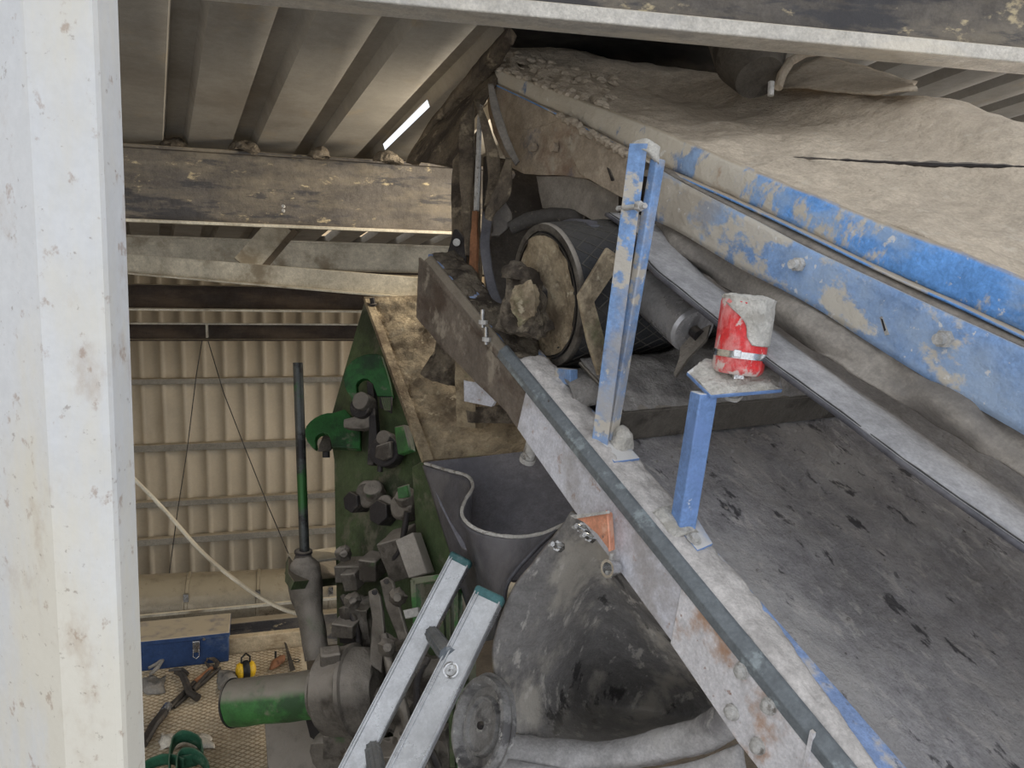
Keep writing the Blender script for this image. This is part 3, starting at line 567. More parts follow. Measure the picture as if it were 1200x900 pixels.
# ---- cross beam under the belt
t = thing('cross_beam', 'dusty steel cross beam spanning between the channels under the belt', 'beam', L(.6, 0, .0), CONV)
MB().lbox(.10, 1.22, -.112, -.104, -.028, .045).build('front_face', m_mach, t, bevel=.002)
MB().lbox(.10, 1.22, -.112, .06, .045, .052).build('top_face', m_mach, t, bevel=.002)
MB().patch([[L(s, c, .052 + hh * w_) for s, w_ in ((.10, .3), (.2, .6), (.32, .8), (.40, 1.9), (.50, 2.6), (.62, 1.4), (.8, 1.0), (1.2, .6))] for c, hh in ((-.112, .0), (-.08, .018), (-.01, .030), (.06, .022))], 40, 12).build('dust_layer', m_dustgrey, t, rough=(.007, 18), cut=.016, thick=.003)
bb = MB().prism([W(650, 431, 1.60), W(668, 433, 1.55), W(668, 452, 1.55), W(650, 447, 1.60)], Sv * .02).build('blue_end_lug', m_blue, t, bevel=.002)
MB().patch([[W(650, 432, 1.62), W(690, 431, 1.62), W(740, 428, 1.64)], [W(668, 452, 1.54), W(700, 448, 1.54), W(735, 446, 1.55)], [W(672, 478, 1.53), W(700, 474, 1.53), W(732, 470, 1.54)]], 14, 8).build('dusty_gusset', m_dustgrey, t, thick=.006, rough=(.003, 20))
# bent bracket
t = thing('idler_bracket', 'bent flat steel bracket shaped like an elbow in front of the drum', 'bracket', W(700, 420, 1.52), CONV)
pl = PL((712, 292, 1.50), (686, 348, 1.47), (703, 420, 1.50))
plate([(712, 290), (722, 297), (722, 318), (697, 354), (709, 398), (712, 436), (702, 440), (690, 402), (678, 346)], pl, .008).build('bent_bar', m_hopper, t, bevel=.002)
# idler roller with its bracket
t = thing('idler_roller', 'smooth grey steel idler roller pressed up under the belt edge', 'roller', W(785, 365, 1.53), CONV)
r0, r1 = W(738, 322, 1.68), W(813, 388, 1.47); ra = nrm(r1 - r0)
MB().lathe(r0, ra, [(0, .046), (.004, .048), (np.linalg.norm(r1 - r0) - .006, .048), (np.linalg.norm(r1 - r0), .042)], 40).build('roller_shell', m_gal if False else M('worn_roller_steel', H(168, 166, 166), [(H(120, 118, 118), 5, .5, .68, (4, .4, 1))], rough=.35, metal=.5, bump=.06), t)
MB().cyl(r1 - ra * .02, r1 + ra * .02, .012).build('axle', m_machdark, t)
plate([(797, 398), (832, 380), (827, 398), (806, 420), (791, 442), (789, 438), (796, 418)], PL((797, 398, 1.49), (832, 380, 1.45), (791, 442, 1.45)), .006).build('support_bracket', m_mach, t, bevel=.001)
# ---- blue post
t = thing('blue_post', 'tall worn blue angle iron post standing on the channel beam', 'post', L(.05, -.155, 0), CONV)
q0 = CP(711, 529, s=.045); q1 = CP(759, 168, s=.045); A_ = np.array([-.030, .010, 0]); B_ = np.array([.020, .021, 0]); th = .005
MB().prism([q0, q0 + A_, q0 + A_ + nrm([.3, 1, 0]) * th, q0 + nrm([.3, 1, 0]) * th], q1 - q0).build('front_leg', m_blue, t, bevel=.0012)
q0b = q0 + np.array([.006, .010, .018]); q1b = CP(771, 185, s=.062)
MB().prism([q0b, q0b + B_ * .9, q0b + B_ * .9 + np.array([-.012, .014, 0]), q0b + np.array([-.012, .014, 0])], q1b - q0b).build('rear_leg', m_blue, t, bevel=.003)
MB().lbox(.030, .092, -.205, -.135, .001, .009).build('foot_plate', m_bluesteel, t, bevel=.001)
MB().lathe(L(.078, -.155, .008), Nv, [(0, .026), (.012, .023), (.026, .016), (.030, .006)], 10).build('dust_heap', m_cake, t, rough=(.007, 30), cut=.008)
MB().cyl(CP(724, 245, s=.03), CP(756, 241, s=.03), .005).build('bolt', m_bolt, t, rough=(.0012, 120)); MB().hexa(CP(747, 242, s=.03) , CP(756, 241, s=.03) - CP(724, 245, s=.03), .009, .010).build('nut', m_bolt, t, rough=(.001, 100))
MB().patch([[CP(741, 166, s=.04), CP(757, 162, s=.05), CP(774, 172, s=.07)], [CP(740, 172, s=.03), CP(759, 178, s=.045), CP(772, 192, s=.065)]], 8, 4).build('dust_cap', m_cake, t, thick=.006, rough=(.002, 40))
# ---- beacon stand
t = thing('lamp_stand', 'short blue square tube stand with a flat top plate on the channel beam', 'stand', L(.055, -.41, 0), CONV)
e0 = CP(795, 624, n=.004); sloc = (FR @ (e0 - ORG))[0]; e1 = CP(821, 462, s=sloc)
vb = np.array([.032, .0116, 0]); va = np.array([-.0105, .030, 0])
MB().prism([e0, e0 + vb, e0 + vb + va, e0 + va], e1 - e0).build('square_tube', m_bluesteel, t, bevel=.0025)
pt = e1 + Zv * .0005; ux = nrm(W(917, 458, 1.12) - W(833, 464, 1.13)) 
fl = W(833, 463.5, np.dot(R.T @ (pt - CAM), [0, 0, -1]) - .004)
dpt = -(R.T @ (fl - CAM))[2]
tp = [fl, W(917, 456.5, dpt + .012), W(905, 440, dpt + .085), W(824, 430, dpt + .085), W(805, 436, dpt + .045)]
plN = nrm(np.cross(tp[1] - tp[0], tp[4] - tp[0])); plN = plN if plN[2] > 0 else -plN
tp = [p - plN * np.dot(p - tp[0], plN) for p in tp]
MB().prism(tp, -plN * .007).build('top_plate', m_bluesteel, t, bevel=.001)
cen = sum(tp) / 5
ring0 = [p * .98 + cen * .02 for p in tp]
mb = MB(); mb.v = [p + plN * .001 for p in ring0] + [p * .75 + cen * .25 + plN * .006 for p in tp] + [cen + plN * .007]
mb.f = [(i, (i + 1) % 5, 5 + (i + 1) % 5, 5 + i) for i in range(5)] + [(5 + i, 5 + (i + 1) % 5, 10) for i in range(5)]
mb.build('dust_layer', m_cake, t, rough=(.0035, 60), cut=.006)
bp = [CP(793, 621, n=.004), CP(783, 610, n=.004), CP(812, 604, n=.004), CP(834, 640, n=.004), CP(816, 648, n=.004)]
MB().prism(bp, Nv * .006).build('foot_plate', m_bluesteel, t, bevel=.001)
nb = CP(813, 632, n=.011); MB().lathe(nb, Nv, [(0, .013), (.002, .013)], 20).build('washer', m_bolt, t); MB().hexa(nb + Nv * .002, Nv, .0085, .006).build('nut', m_bolt, t, rough=(.0008, 120))
dustlayer(sloc - .02, sloc + .042, -.40, -.335, .006, m_cake, 'dust_heap', t, amp=.003, h=.008, cut=.008, fr=50)
# ---- red beacon
DB = -(R.T @ (cen - CAM))[2]
bb0, bb1 = W(863.5, 438, DB - .005), W(877, 350, DB - .018)
t = thing('red_beacon', 'red cylindrical lamp caked with pale dust and strapped with a steel band', 'lamp', bb0, Matrix.Identity(4))
ba = nrm(bb1 - bb0); bh = np.linalg.norm(bb1 - bb0); br = 29.5 * (DB - .01) / FPX
MB().lathe(bb0, ba, [(0, br * .82), (.005, br * .95), (.012, br), (bh - .008, br * 1.02), (bh - .002, br * .98), (bh, br * .9)], 48).build('lens', m_red, t)
MB().lathe(bb0 + ba * (bh * .255 - .005), ba, [(0, br * 1.005), (0, br * 1.04), (.011, br * 1.045), (.011, br * 1.005)], 48, closed=False).build('steel_band', m_chrome, t)
MB().box(bb0 + ba * bh * .26 + nrm(CAM - bb0) * br * 1.05 + R @ np.array([-.004, 0, 0]), R @ np.array([.012, -.002, 0]), ba * .012, nrm(CAM - bb0) * .006).build('band_screw', m_chrome, t, bevel=.001)
MB().lathe(bb1 - ba * .001, ba, [(0, br * 1.0), (.003, br * .97), (.006, br * .7), (.007, .001)], 40).build('dust_cap', m_cake, t, rough=(.0025, 60), cut=.008)
xr = R @ np.array([1, 0, 0]); xr = nrm(xr - ba * np.dot(xr, ba)); zr = np.cross(xr, ba)     # right, and towards or away
if np.dot(zr, CAM - bb0) < 0: zr = -zr
rw = []
for h_, a0, a1 in ((bh + .0005, -1.9, 3.3), (bh * .86, -1.9, 2.5), (bh * .68, -1.8, 1.85), (bh * .5, -1.7, 1.7), (bh * .40, -1.5, 1.45)):
    rw.append([bb0 + ba * h_ + (br * 1.07) * (math.cos(a) * xr + math.sin(a) * zr) for a in np.linspace(a0, a1, 9)])
MB().patch(rw, 36, 20).build('dust_crust', m_cake, t, thick=.003, rough=(.0016, 70))
nk = bb0 - ba * .002
MB().hexa(nk - ba * .013, ba, .016, .015).build('neck_nut', m_chrome, t); MB().cyl(nk - ba * .045, nk, .008).build('stud', m_bolt, t)
MB().lathe(W(859, 460, DB), -plN, [(0, .016), (.004, .0165), (.010, .014), (.014, .008)], 18).build('lower_nut', m_cake, t, rough=(.0012, 90))

# ---- hood
t = thing('conveyor_hood', 'sloping steel conveyor hood buried in tan dust with peeling blue side', 'hood', L(.6, -.1, .45), CONV)
te = lrow([(575, 78), (640, 102), (720, 131), (800, 163), (868, 192), (950, 226), (1050, 266), (1130, 296), (1245, 343)], .30)
tel = lrow([(575, 94), (632, 120), (700, 153), (773, 191), (850, 225), (930, 262), (1040, 315), (1120, 350), (1245, 408)], .30)
tel2 = lrow([(577, 97), (634, 124), (702, 158), (777, 198), (854, 232), (934, 269), (1043, 322), (1123, 358), (1245, 416)], .285)
MB().patch([te, [a * .5 + b * .5 - Sv * .004 for a, b in zip(te, tel)], tel], 80, 6).build('upper_band', m_bandpaint, t, thick=.005, rough=(.003, 18))
MB().patch([tel, tel2], 60, 2).build('band_lip', m_bluehood, t, thick=.004)
lo_ = lrow([(776, 200), (850, 239), (930, 281), (1040, 334), (1120, 371), (1245, 428)], .277)
hi_ = lrow([(774, 190), (850, 226), (930, 264), (1040, 318), (1120, 354), (1245, 410)], .305)
MB().patch([hi_, lo_], 40, 4).build('ledge', M('ledge_dust', H(134, 126, 116), [(H(104, 98, 92), 8, .5, .7)], rough=.9, bump=.3), t, thick=.004, rough=(.0012, 20))
bt = lrow([(770, 258), (800, 273), (867, 313), (945, 353), (1040, 413), (1120, 462), (1245, 533)], .272)
lo7 = lrow([(776, 200), (810, 219), (880, 255), (955, 294), (1045, 336), (1125, 373), (1245, 428)], .270)
MB().patch([lo7, [a * .5 + b * .5 - Sv * .003 for a, b in zip(lo7, bt)], bt], 60, 8).build('side_channel', m_sidepaint, t, thick=.006, rough=(.0016, 10))
for (u, v, rr) in ((938, 310, .016), (1109, 397, .017)):
    q = CP(u, v, s=.265); o = MB().lathe(q + Sv * .006, -Sv, [(0, rr * 1.05), (.003, rr * 1.05), (.004, rr * .8), (.004, rr * .8)], 20).build('washer', m_bolt, t, rough=(.001, 90))
    MB().hexa(q + Sv * .002, -Sv, rr * .8, .014).build('bolt', m_bolt, o, rough=(.001, 90)); MB().cyl(q, q - Sv * .024, rr * .5).build('stud', m_bolt, o, rough=(.0008, 90))
for (u, v) in ((1035, 384),):
    MB().prism([CP(u - 5, v - 14, s=.262), CP(u - 1, v - 13, s=.262), CP(u + 7, v + 8, s=.262), CP(u + 2, v + 9, s=.262)], Sv * .004).build('slot_rim', m_bolt, t)
    MB().prism([CP(u - 3, v - 11, s=.2612), CP(u - 1, v - 10, s=.2612), CP(u + 3, v + 3, s=.2612), CP(u + 1, v + 4, s=.2612)], Sv * .004).build('slot', m_machdark, t)
ns = [.30] * 9
m1 = lrow([(580, 66, .36), (640, 82, .40), (722, 112, .42), (805, 142, .44), (885, 168, .44), (960, 196, .44), (1055, 232, .44), (1130, 262, .44), (1250, 306, .44)], 0)
m2 = lrow([(584, 56, .40), (641, 66, .48), (720, 92, .54), (815, 120, .62), (900, 136, .64), (980, 152, .64), (1075, 180, .64), (1150, 203, .64), (1265, 236, .64)], 0)
m3 = lrow([(588, 48, .44), (643, 51, .55), (703, 65, .64), (820, 84, .80), (910, 102, .82), (990, 106, .82), (1080, 112, .82), (1155, 130, .82), (1275, 172, .82)], 0)
m4 = [p + Sv * .35 - Nv * .10 for p in m3]
MB().patch([[p - Nv * .003 for p in te], m1, m2, m3, m4], 70, 40).build('top_dust', m_dust, t, thick=.01, rough=(.012, 7), cut=.018)
# caked clods and a crooked seam on the top
random.seed(11)
cl = MB()
for k in range(170):
    i = random.random() * 1.0; a = te[0] * (1 - i) + te[2] * i
    w = random.random() ** 1.5; b = m2[0] * (1 - i) + m2[2] * i; p = a * (1 - w) + b * w + Nv * .004; r_ = random.uniform(.006, .022)
    cl.lathe(p - Nv * r_ * .4, Nv, [(0, r_), (r_ * .35, r_ * .85), (r_ * .6, r_ * .3)], 7)
o = cl.build('dust_clods', m_dust, t, rough=(.004, 40)); o['kind'] = 'stuff'
cr = [(872, 187), (925, 190), (1000, 194), (1093, 199), (1140, 200), (1230, 203)]
MB().tube([CP(u, v, s=.40 + .035 * i) + Nv * .010 for i, (u, v) in enumerate(cr)], [.0008, .002, .0018, .005, .004, .002], 6).build('sheet_seam', m_machdark, t, rough=(.002, 60), cut=.01)
tag(MB().lathe(CP(864, 155, s=.56) + Nv * .004, Nv, [(0, .022), (.008, .018), (.012, .008)], 9).build('dust_clod', m_dust, rough=(.004, 40)), 'flat pale clod lying on the hood top behind the lamp stand', 'clod')
# lifted sheet, right far side of hood
MB().patch([lrow([(905, 100, .72), (950, 102, .72), (1010, 108, .72), (1075, 103, .72)], 0), lrow([(935, 78, .85), (975, 84, .85), (1020, 90, .85), (1070, 98, .85)], 0), lrow([(965, 66, 1.0), (990, 72, 1.0), (1030, 82, 1.0), (1075, 96, 1.0)], 0)], 16, 8).build('lifted_sheet', m_dust, t, thick=.006, rough=(.005, 14))
# head side plates
sp_ = lambda px, s, m, name, **k: MB().prism([CP(u, v, s=s) for u, v in px], Sv * .006).build(name, m, t, bevel=.0015, **k)
sp_([(568, 92), (575, 95), (632, 121), (657, 141), (620, 152), (578, 156), (572, 130)], .294, m_plate, 'side_plate', rough=(.003, 12), cut=.03)
sp_([(577, 154), (620, 151), (657, 140), (690, 160), (690, 210), (660, 206), (613, 204), (598, 196), (588, 178)], .290, m_plate, 'side_plate', rough=(.003, 12), cut=.03)
sp_([(632, 119), (700, 155), (745, 182), (745, 200), (700, 176), (655, 140)], .309, m_blue, 'side_plate', rough=(.002, 12), cut=.03)
sp_([(652, 134), (700, 160), (737, 182), (737, 236), (700, 216), (680, 205), (668, 178)], .275, m_plate, 'side_plate', rough=(.002, 12), cut=.03)
sp_([(628, 206), (678, 206), (723, 226), (723, 270), (700, 262), (672, 246), (635, 244)], .300, m_skirt, 'side_plate', rough=(.003, 12), cut=.03)
mb = MB()
for k in range(46):
    i = k / 45; u, v = 655 + 78 * i + random.uniform(-2, 2), 134 + 46 * i + random.uniform(-2, 3); r_ = random.uniform(.005, .011)
    mb.lathe(CP(u, v, s=.272), -Sv, [(-.004, r_), (.004, r_ * .8), (.009, r_ * .3)], 7)
o = mb.build('dust_bead', m_dust, t, rough=(.003, 50)); o['kind'] = 'stuff'
for (u, v) in ((627, 173), (652, 173), (671, 165), (601, 205)):
    q = CP(u, v, s=.284); MB().hexa(q, -Sv, .013, .014).build('bolt', m_plate, t, rough=(.002, 70)); 
MB().prism([CP(711, 196, s=.272), CP(714, 198, s=.272), CP(719, 211, s=.272), CP(716, 212, s=.272)], Sv * .004).build('slot', m_machdark, t)
# nose of the head chute
no = PL((590, 62, 2.22), (482, 182, 2.34), (530, 192, 2.20))
MB().patch([[W(592, 56, 2.24), W(566, 86, 2.30), W(530, 125, 2.36), (W(480, 180, 2.42))], [W(588, 72, 2.2), W(566, 98, 2.2), W(536, 138, 2.24), W(488, 188, 2.34)], [W(582, 100, 2.17), W(566, 120, 2.15), W(548, 155, 2.16), W(534, 193, 2.18)]], 24, 12).build('nose_plate', m_shred, t, thick=.006, rough=(.006, 14), cut=.02)
MB().prism([W(480, 180, 2.42), W(534, 193, 2.18), W(534, 198, 2.2), W(478, 186, 2.42)], nrm(ray(500, 180)) * .10).build('nose_lip', m_shred, t)
# head frame column and shreds
t = thing('chute_head_frame', 'dark dusty upright frame with torn rubber strips left of the drum', 'frame', W(545, 330, 2.0), CONV)
plate([(530, 188), (560, 150), (562, 345), (546, 345), (528, 318), (529, 260)], PL((530, 188, 2.14), (562, 340, 2.02), (528, 318, 2.06)), .02).build('column_plate', m_shred, t, rough=(.005, 12), cut=.025)
plate([(532, 268), (536, 268), (546, 282), (545, 322), (532, 316), (522, 303)], PL((532, 268, 2.02), (545, 322, 1.98), (522, 303, 2.02)), .008).build('lug_plate', m_machdark, t, bevel=.002)
for (u, v) in ((535, 284), (533, 310)): MB().lathe(W(u, v, 1.99), -ray(535, 300), [(0, .010), (.002, .010), (.003, .004)], 12).build('hole_ring', m_bolt, t)
plate([(553, 247), (559, 247), (558, 346), (549, 334)], PL((555, 247, 1.97), (559, 346, 1.93), (549, 334, 1.95)), .008).build('rust_strip', m_rust, t, rough=(.002, 20), cut=.02)
plate([(560, 120), (563, 122), (559, 246), (555, 247)], PL((560, 120, 2.05), (563, 122, 2.04), (559, 246, 1.97)), .008).build('thin_bar', m_bolt, t)
def strip(px, D0, D1, name, m=m_shred, amp=.005):
    h_ = len(px) // 2; a, b = px[:h_], px[h_:][::-1]
    return MB().patch([[W(u, v, D0 + (D1 - D0) * i / (h_ - 1)) for i, (u, v) in enumerate(r)] for r in (a, [((p[0] + q[0]) / 2, (p[1] + q[1]) / 2) for p, q in zip(a, b)], b)], 20, 6).build(name, m, t, thick=.008, rough=(amp, 16), cut=.02)
strip([(556, 118), (566, 160), (572, 210), (568, 243), (578, 240), (588, 200), (578, 160), (562, 118)], 2.05, 1.98, 'torn_strip')
strip([(593, 185), (583, 215), (570, 245), (566, 280), (575, 282), (578, 255), (598, 228), (600, 186)], 1.95, 1.95, 'torn_strip')
strip([(540, 140), (537, 190), (541, 240), (545, 300), (553, 300), (552, 240), (556, 190), (556, 120)], 2.10, 1.99, 'torn_strip')
strip([(565, 250), (563, 290), (572, 340), (592, 376), (602, 378), (583, 340), (574, 290), (577, 255)], 1.96, 1.80, 'torn_strip', m_rubber)
strip([(571, 246), (577, 262), (578, 275), (571, 278), (585, 278), (596, 268), (600, 252), (590, 232)], 2.0, 1.98, 'torn_strip', m_skirt, .003)
strip([(572, 100), (576, 130), (590, 170), (604, 195), (609, 190), (598, 165), (586, 130), (578, 100)], 2.04, 2.0, 'torn_strip', m_skirt, .003)
# dark chute interior behind the drum
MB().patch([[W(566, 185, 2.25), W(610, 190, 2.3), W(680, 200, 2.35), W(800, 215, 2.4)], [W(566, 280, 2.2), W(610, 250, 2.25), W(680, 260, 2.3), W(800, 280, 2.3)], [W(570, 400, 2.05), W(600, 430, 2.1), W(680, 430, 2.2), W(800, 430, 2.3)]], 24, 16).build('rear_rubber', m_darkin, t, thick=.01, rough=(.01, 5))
MB().tube([W(598, 268, 1.98), W(620, 258, 1.97), W(645, 253, 1.95), W(676, 254, 1.92), W(684, 256, 1.915)], [.018, .020, .021, .021, .012], 16).build('rubber_roll', m_darkin, t, rough=(.003, 30))
# ---- rubber skirt
t = None
sk0 = lrow([(770, 252), (800, 268), (867, 308), (945, 348), (1040, 408), (1120, 457), (1245, 528)], .29)
sk1 = lrow([(768, 275, .30), (800, 292, .285), (865, 335, .28), (950, 380, .27), (1040, 440, .262), (1120, 484, .26), (1245, 560, .26)], 0)
sk2 = lrow([(766, 292, .31), (800, 306, .30), (862, 341, .30), (940, 396, .30), (982, 430, .268), (1035, 463, .262), (1120, 506, .272), (1250, 588, .26)][0:3] + [(935, 396, .275), (1000, 440, .25), (1120, 507, .258), (1250, 590, .25)], 0)
sk1 = [p - Sv * (.020 if i % 2 else -.012) for i, p in enumerate(sk1)]
sk2 = [p + Sv * (.012 if i % 2 else -.006) for i, p in enumerate(sk2)]
tag(MB().patch([sk0, sk1, sk2], 90, 18).build('rubber_skirt', m_skirt, thick=.006, rough=(.009, 9), frame=CONV), 'buckled grey rubber skirt hanging from the blue side down to the belt', 'skirt')
# ---- dark void sheet and suction hose above the hood
t = thing('suction_pipe', 'bent grey dust suction pipe dipping between the overhead beam and the hood', 'pipe', L(.7, .5, .65), CONV)
pa = [W(880, 20, 1.84), W(878, 45, 1.83), W(880, 70, 1.80), W(890, 92, 1.76)]
MB().tube(pa, [.11, .10, .082, .056], 32).build('pipe_shell', m_mach, t, rough=(.003, 10))
MB().tube([W(912, 103, 1.72), W(916, 88, 1.73), W(926, 72, 1.75), W(945, 62, 1.78), W(985, 58, 1.85)], [.010, .011, .011, .010, .008], 10).build('split_lip', m_dust, t)
MB().cyl(W(903, 112, 1.66), W(904, 96, 1.66), .007, n=10).build('bolt', m_bolt, t)
# added black sheet that stands in for the unlit void between roof and hood
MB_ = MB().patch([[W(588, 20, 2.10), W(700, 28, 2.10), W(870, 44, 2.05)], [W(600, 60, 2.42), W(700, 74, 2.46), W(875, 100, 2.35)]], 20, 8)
tag(MB_.build('dark_void_sheet', m_black, thick=.008, rough=(.006, 6)), 'added black sheet standing in for the unlit void above the far edge of the hood', 'flashing')
tag(MB().patch([[W(597, 30, 2.02), W(560, 72, 2.16), W(505, 140, 2.42), W(478, 184, 2.6)], [W(606, 42, 2.05), W(572, 82, 2.2), W(520, 146, 2.44), W(492, 186, 2.6)]], 20, 4).build('roof_edge_flashing', m_shred, thick=.03, rough=(.008, 12), cut=.025), 'dark crumpled edge strip where the roof sheet meets the hood', 'flashing')

# ================================================================== GREEN MACHINE, HOPPER, LADDER
MAC = HALL
t = thing('crusher_frame', 'green painted machine side frame with a dusty sloping ledge left of the beam', 'machine', W(470, 600, 2.6), MAC)
HP = PL((430, 350, 2.92), (498, 541, 2.34), (640, 530, 2.30))
plate([(430, 348), (500, 345), (640, 400), (720, 540), (640, 529), (560, 535), (498, 541)], HP, .012).build('ledge_plate', m_hopper, t)
lg_ = [(431, 350), (500, 347), (640, 402), (716, 536), (640, 527), (560, 533), (500, 538)]
mb = plate(lg_, HP, .006); mb.v = [p + nrm(CAM - p) * .008 for p in mb.v]; mb.build('caked_dust', m_hopper, t, rough=(.012, 10), cut=.022)
GP = PL((433, 360, 2.92), (530, 650, 2.34), (392, 600, 2.80))
plate([(431, 352), (496, 541), (531, 640), (548, 760), (545, 960), (392, 960), (392, 540), (386, 500), (404, 440)], GP, .03).build('side_plate', m_green, t, bevel=.003)
plate([(484, 548), (497, 540), (532, 640), (528, 720), (488, 640)], PL((484, 548, 2.40), (532, 640, 2.26), (488, 640, 2.40)), .01).build('gusset_plate', m_green, t, bevel=.002)
plate([(429, 350), (431.5, 350), (499, 540), (496, 542)], PL((430, 350, 2.90), (498, 541, 2.30), (496, 543, 2.32)), .03).build('edge_flange', m_hopper, t)
MB().lathe(W(441, 358, 2.86), nrm(R @ np.array([-.1, 1, .3])), [(0, .016), (.006, .016), (.008, .010), (.030, .010)], 8).build('bolt', m_machdark, t)
hp = lambda z: [(340 + x * .2, 380 + y * .2) for x, y in z]
HK = PL((420, 420, 2.72), (460, 420, 2.70), (440, 520, 2.62))
plate(hp([(545, 180), (520, 174), (480, 174), (440, 182), (400, 200), (370, 222), (345, 255), (327, 295), (325, 330), (330, 370), (345, 402), (366, 428), (372, 450), (384, 474), (396, 450), (404, 430), (400, 390), (398, 360), (408, 338), (425, 325), (445, 319), (465, 321), (490, 348), (508, 385), (520, 422), (612, 424), (590, 330), (570, 260)]), HK, .03).build('hook_plate', m_hook, t, bevel=.003)
HK2 = PL((370, 500, 2.76), (420, 520, 2.72), (390, 485, 2.78))
plate(hp([(262, 522), (225, 524), (190, 534), (155, 552), (125, 575), (102, 602), (92, 630), (94, 664), (108, 696), (130, 722), (150, 736), (158, 722), (152, 690), (158, 664), (175, 648), (200, 640), (225, 648), (240, 672), (246, 700), (248, 724), (415, 730), (420, 600), (330, 500)]), HK2, .03).build('hook_plate', m_hook, t, bevel=.003)
plate(hp([(205, 640), (240, 660), (245, 735), (228, 752), (165, 752), (180, 700)]), PL((380, 510, 2.82), (388, 530, 2.82), (374, 528, 2.82)), .03).build('hook_latch', m_mach, t, bevel=.002)
MB().cyl(W(383, 530, 2.80), W(383, 537, 2.80), .014).build('latch_stud', m_machdark, t)
def disc(u, v, D, r, ln, m, name, nx=(-.35, .25, .9), rr=None, n=32):
    a = nrm(R @ np.array(nx)); c = W(u, v, D); return MB().lathe(c - a * ln, a, [(0, r * .96), (.003, r), (ln - .003, r), (ln, r * .93)], n).build(name, m, t, rough=rr)
disc(424, 470, 2.62, .032, .06, m_mach, 'pin'); disc(423, 477, 2.64, .040, .03, m_machdark, 'pin_collar')
HB = PL((420, 490, 2.66), (460, 490, 2.62), (440, 560, 2.58))
plate([(404, 492), (436, 484), (437, 500), (425, 504), (404, 502)], HB, .04).build('clamp_block', m_mach, t, bevel=.003, rough=(.004, 20), cut=.02)
plate([(432, 446), (439, 450), (444, 520), (438, 545), (431, 545), (434, 500)], HB, .03).build('slot_rail', m_machdark, t, bevel=.002)
plate([(447, 465), (461, 465), (460, 484), (447, 478)], HB, .01).build('rating_plate', m_machdark, t)
for k in range(5): plate([(448.5 + k * 2.4, 466), (449.8 + k * 2.4, 466), (453 + k * 1.6, 481), (452 + k * 1.6, 481)], PL((448, 466, 2.615), (460, 466, 2.60), (455, 481, 2.60)), .002).build('grille_bar', m_green, t, smooth=None)
disc(451, 528, 2.54, .055, .05, m_machdark, 'cap'); disc(450, 513, 2.55, .026, .05, m_mach, 'knob')
plate([(442, 523), (459, 517), (460, 536), (450, 541), (440, 536)], PL((442, 523, 2.52), (459, 517, 2.51), (450, 541, 2.51)), .03).build('lug', m_mach, t, bevel=.004)
plate([(463, 500), (476, 497), (481, 520), (482, 528), (467, 533)], PL((463, 500, 2.52), (481, 520, 2.46), (467, 533, 2.48)), .03).build('round_boss', m_greenb, t, bevel=.006)
MB().cyl(W(447, 540, 2.56), W(446, 553, 2.56), .010).build('drip_bolt', m_machdark, t)
for (u, v, D, r, nx, nm) in ((413, 589, 2.62, .038, (-.5, .1, .8), 'hex_nut'), (428, 580, 2.60, .048, (-.4, .1, .8), 'boss'), (436, 571, 2.58, .036, (-.2, .7, .7), 'boss'), (445, 601, 2.54, .044, (-.5, .2, .8), 'hex_nut'), (449, 590, 2.55, .034, (-.3, .5, .8), 'boss'), (468, 593, 2.46, .045, (-.5, .25, .8), 'roller_end'), (473, 578, 2.45, .034, (-.3, .7, .6), 'boss')):
    a = nrm(R @ np.array(nx)); c = W(u, v, D); mm = m_machdark if nm == 'hex_nut' else m_mach
    (MB().hexa(c - a * .07, a, r, .08) if nm == 'hex_nut' else MB().lathe(c - a * .08, a, [(0, r), (.07, r), (.078, r * .85)], 20)).build(nm, mm, t, bevel=.003, rough=(.002, 30))
plate([(466, 572), (478, 568), (480, 583), (467, 585)], PL((466, 572, 2.40), (478, 568, 2.39), (467, 585, 2.40)), .02).build('green_cap', m_greenb, t, bevel=.003)
BX = lambda u, v, D, w, h, d, rz=0, tilt=0: (W(u, v, D), R @ (np.array([math.cos(rz), math.sin(rz), .35 * math.cos(rz)]) * w), R @ (np.array([-math.sin(rz), math.cos(rz), 0]) * h), R @ (nrm([-.33, -.25, 1]) * d))
def blk(name, m, *a, **k): return MB().box(*BX(*a)).build(name, m, t, bevel=.004, rough=(.003, 18), cut=.03, **k)
blk('guard_box', m_mach, 472, 648, 2.42, .085, .13, .12, .35); plate([(463, 634), (484, 624), (500, 672), (478, 678)], PL((463, 634, 2.33), (484, 624, 2.31), (500, 672, 2.27)), .05).build('guard_cover', M('pale_dusted_cover', H(150, 144, 136), [], rough=.9, bump=.3, dust=(H(160, 152, 142), .95, .1, .6)), t, bevel=.003)
blk('bearing_foot', m_mach, 420, 668, 2.55, .14, .055, .08, .1); blk('bearing_cap', m_mach, 436, 664, 2.50, .06, .07, .08, 0); blk('lug', m_mach, 412, 680, 2.50, .05, .06, .05, .2)
blk('sensor_block', m_mach, 405, 735, 2.45, .075, .045, .07, 0); blk('sensor_foot', m_machdark, 408, 746, 2.46, .055, .03, .05, 0)
for px in (((480, 680), (486, 680), (489, 745), (483, 746)), ((481, 678), (514, 673), (514, 680), (484, 686)), ((510, 676), (515, 676), (521, 770), (514, 772)), ((521, 700), (526, 700), (529, 900), (523, 900)), ((531, 690), (536, 690), (536, 900), (531, 900))):
    plate(list(px), PL((480, 680, 2.22), (520, 676, 2.18), (500, 760, 2.16)), .03).build('box_frame', m_greenb if px[0][0] < 500 or px[0][0] > 525 else m_green, t, bevel=.002)
plate([(486, 684), (514, 680), (516, 760), (490, 760)], PL((486, 684, 2.28), (514, 680, 2.26), (490, 760, 2.24)), .01).build('inner_panel', m_greenb, t)
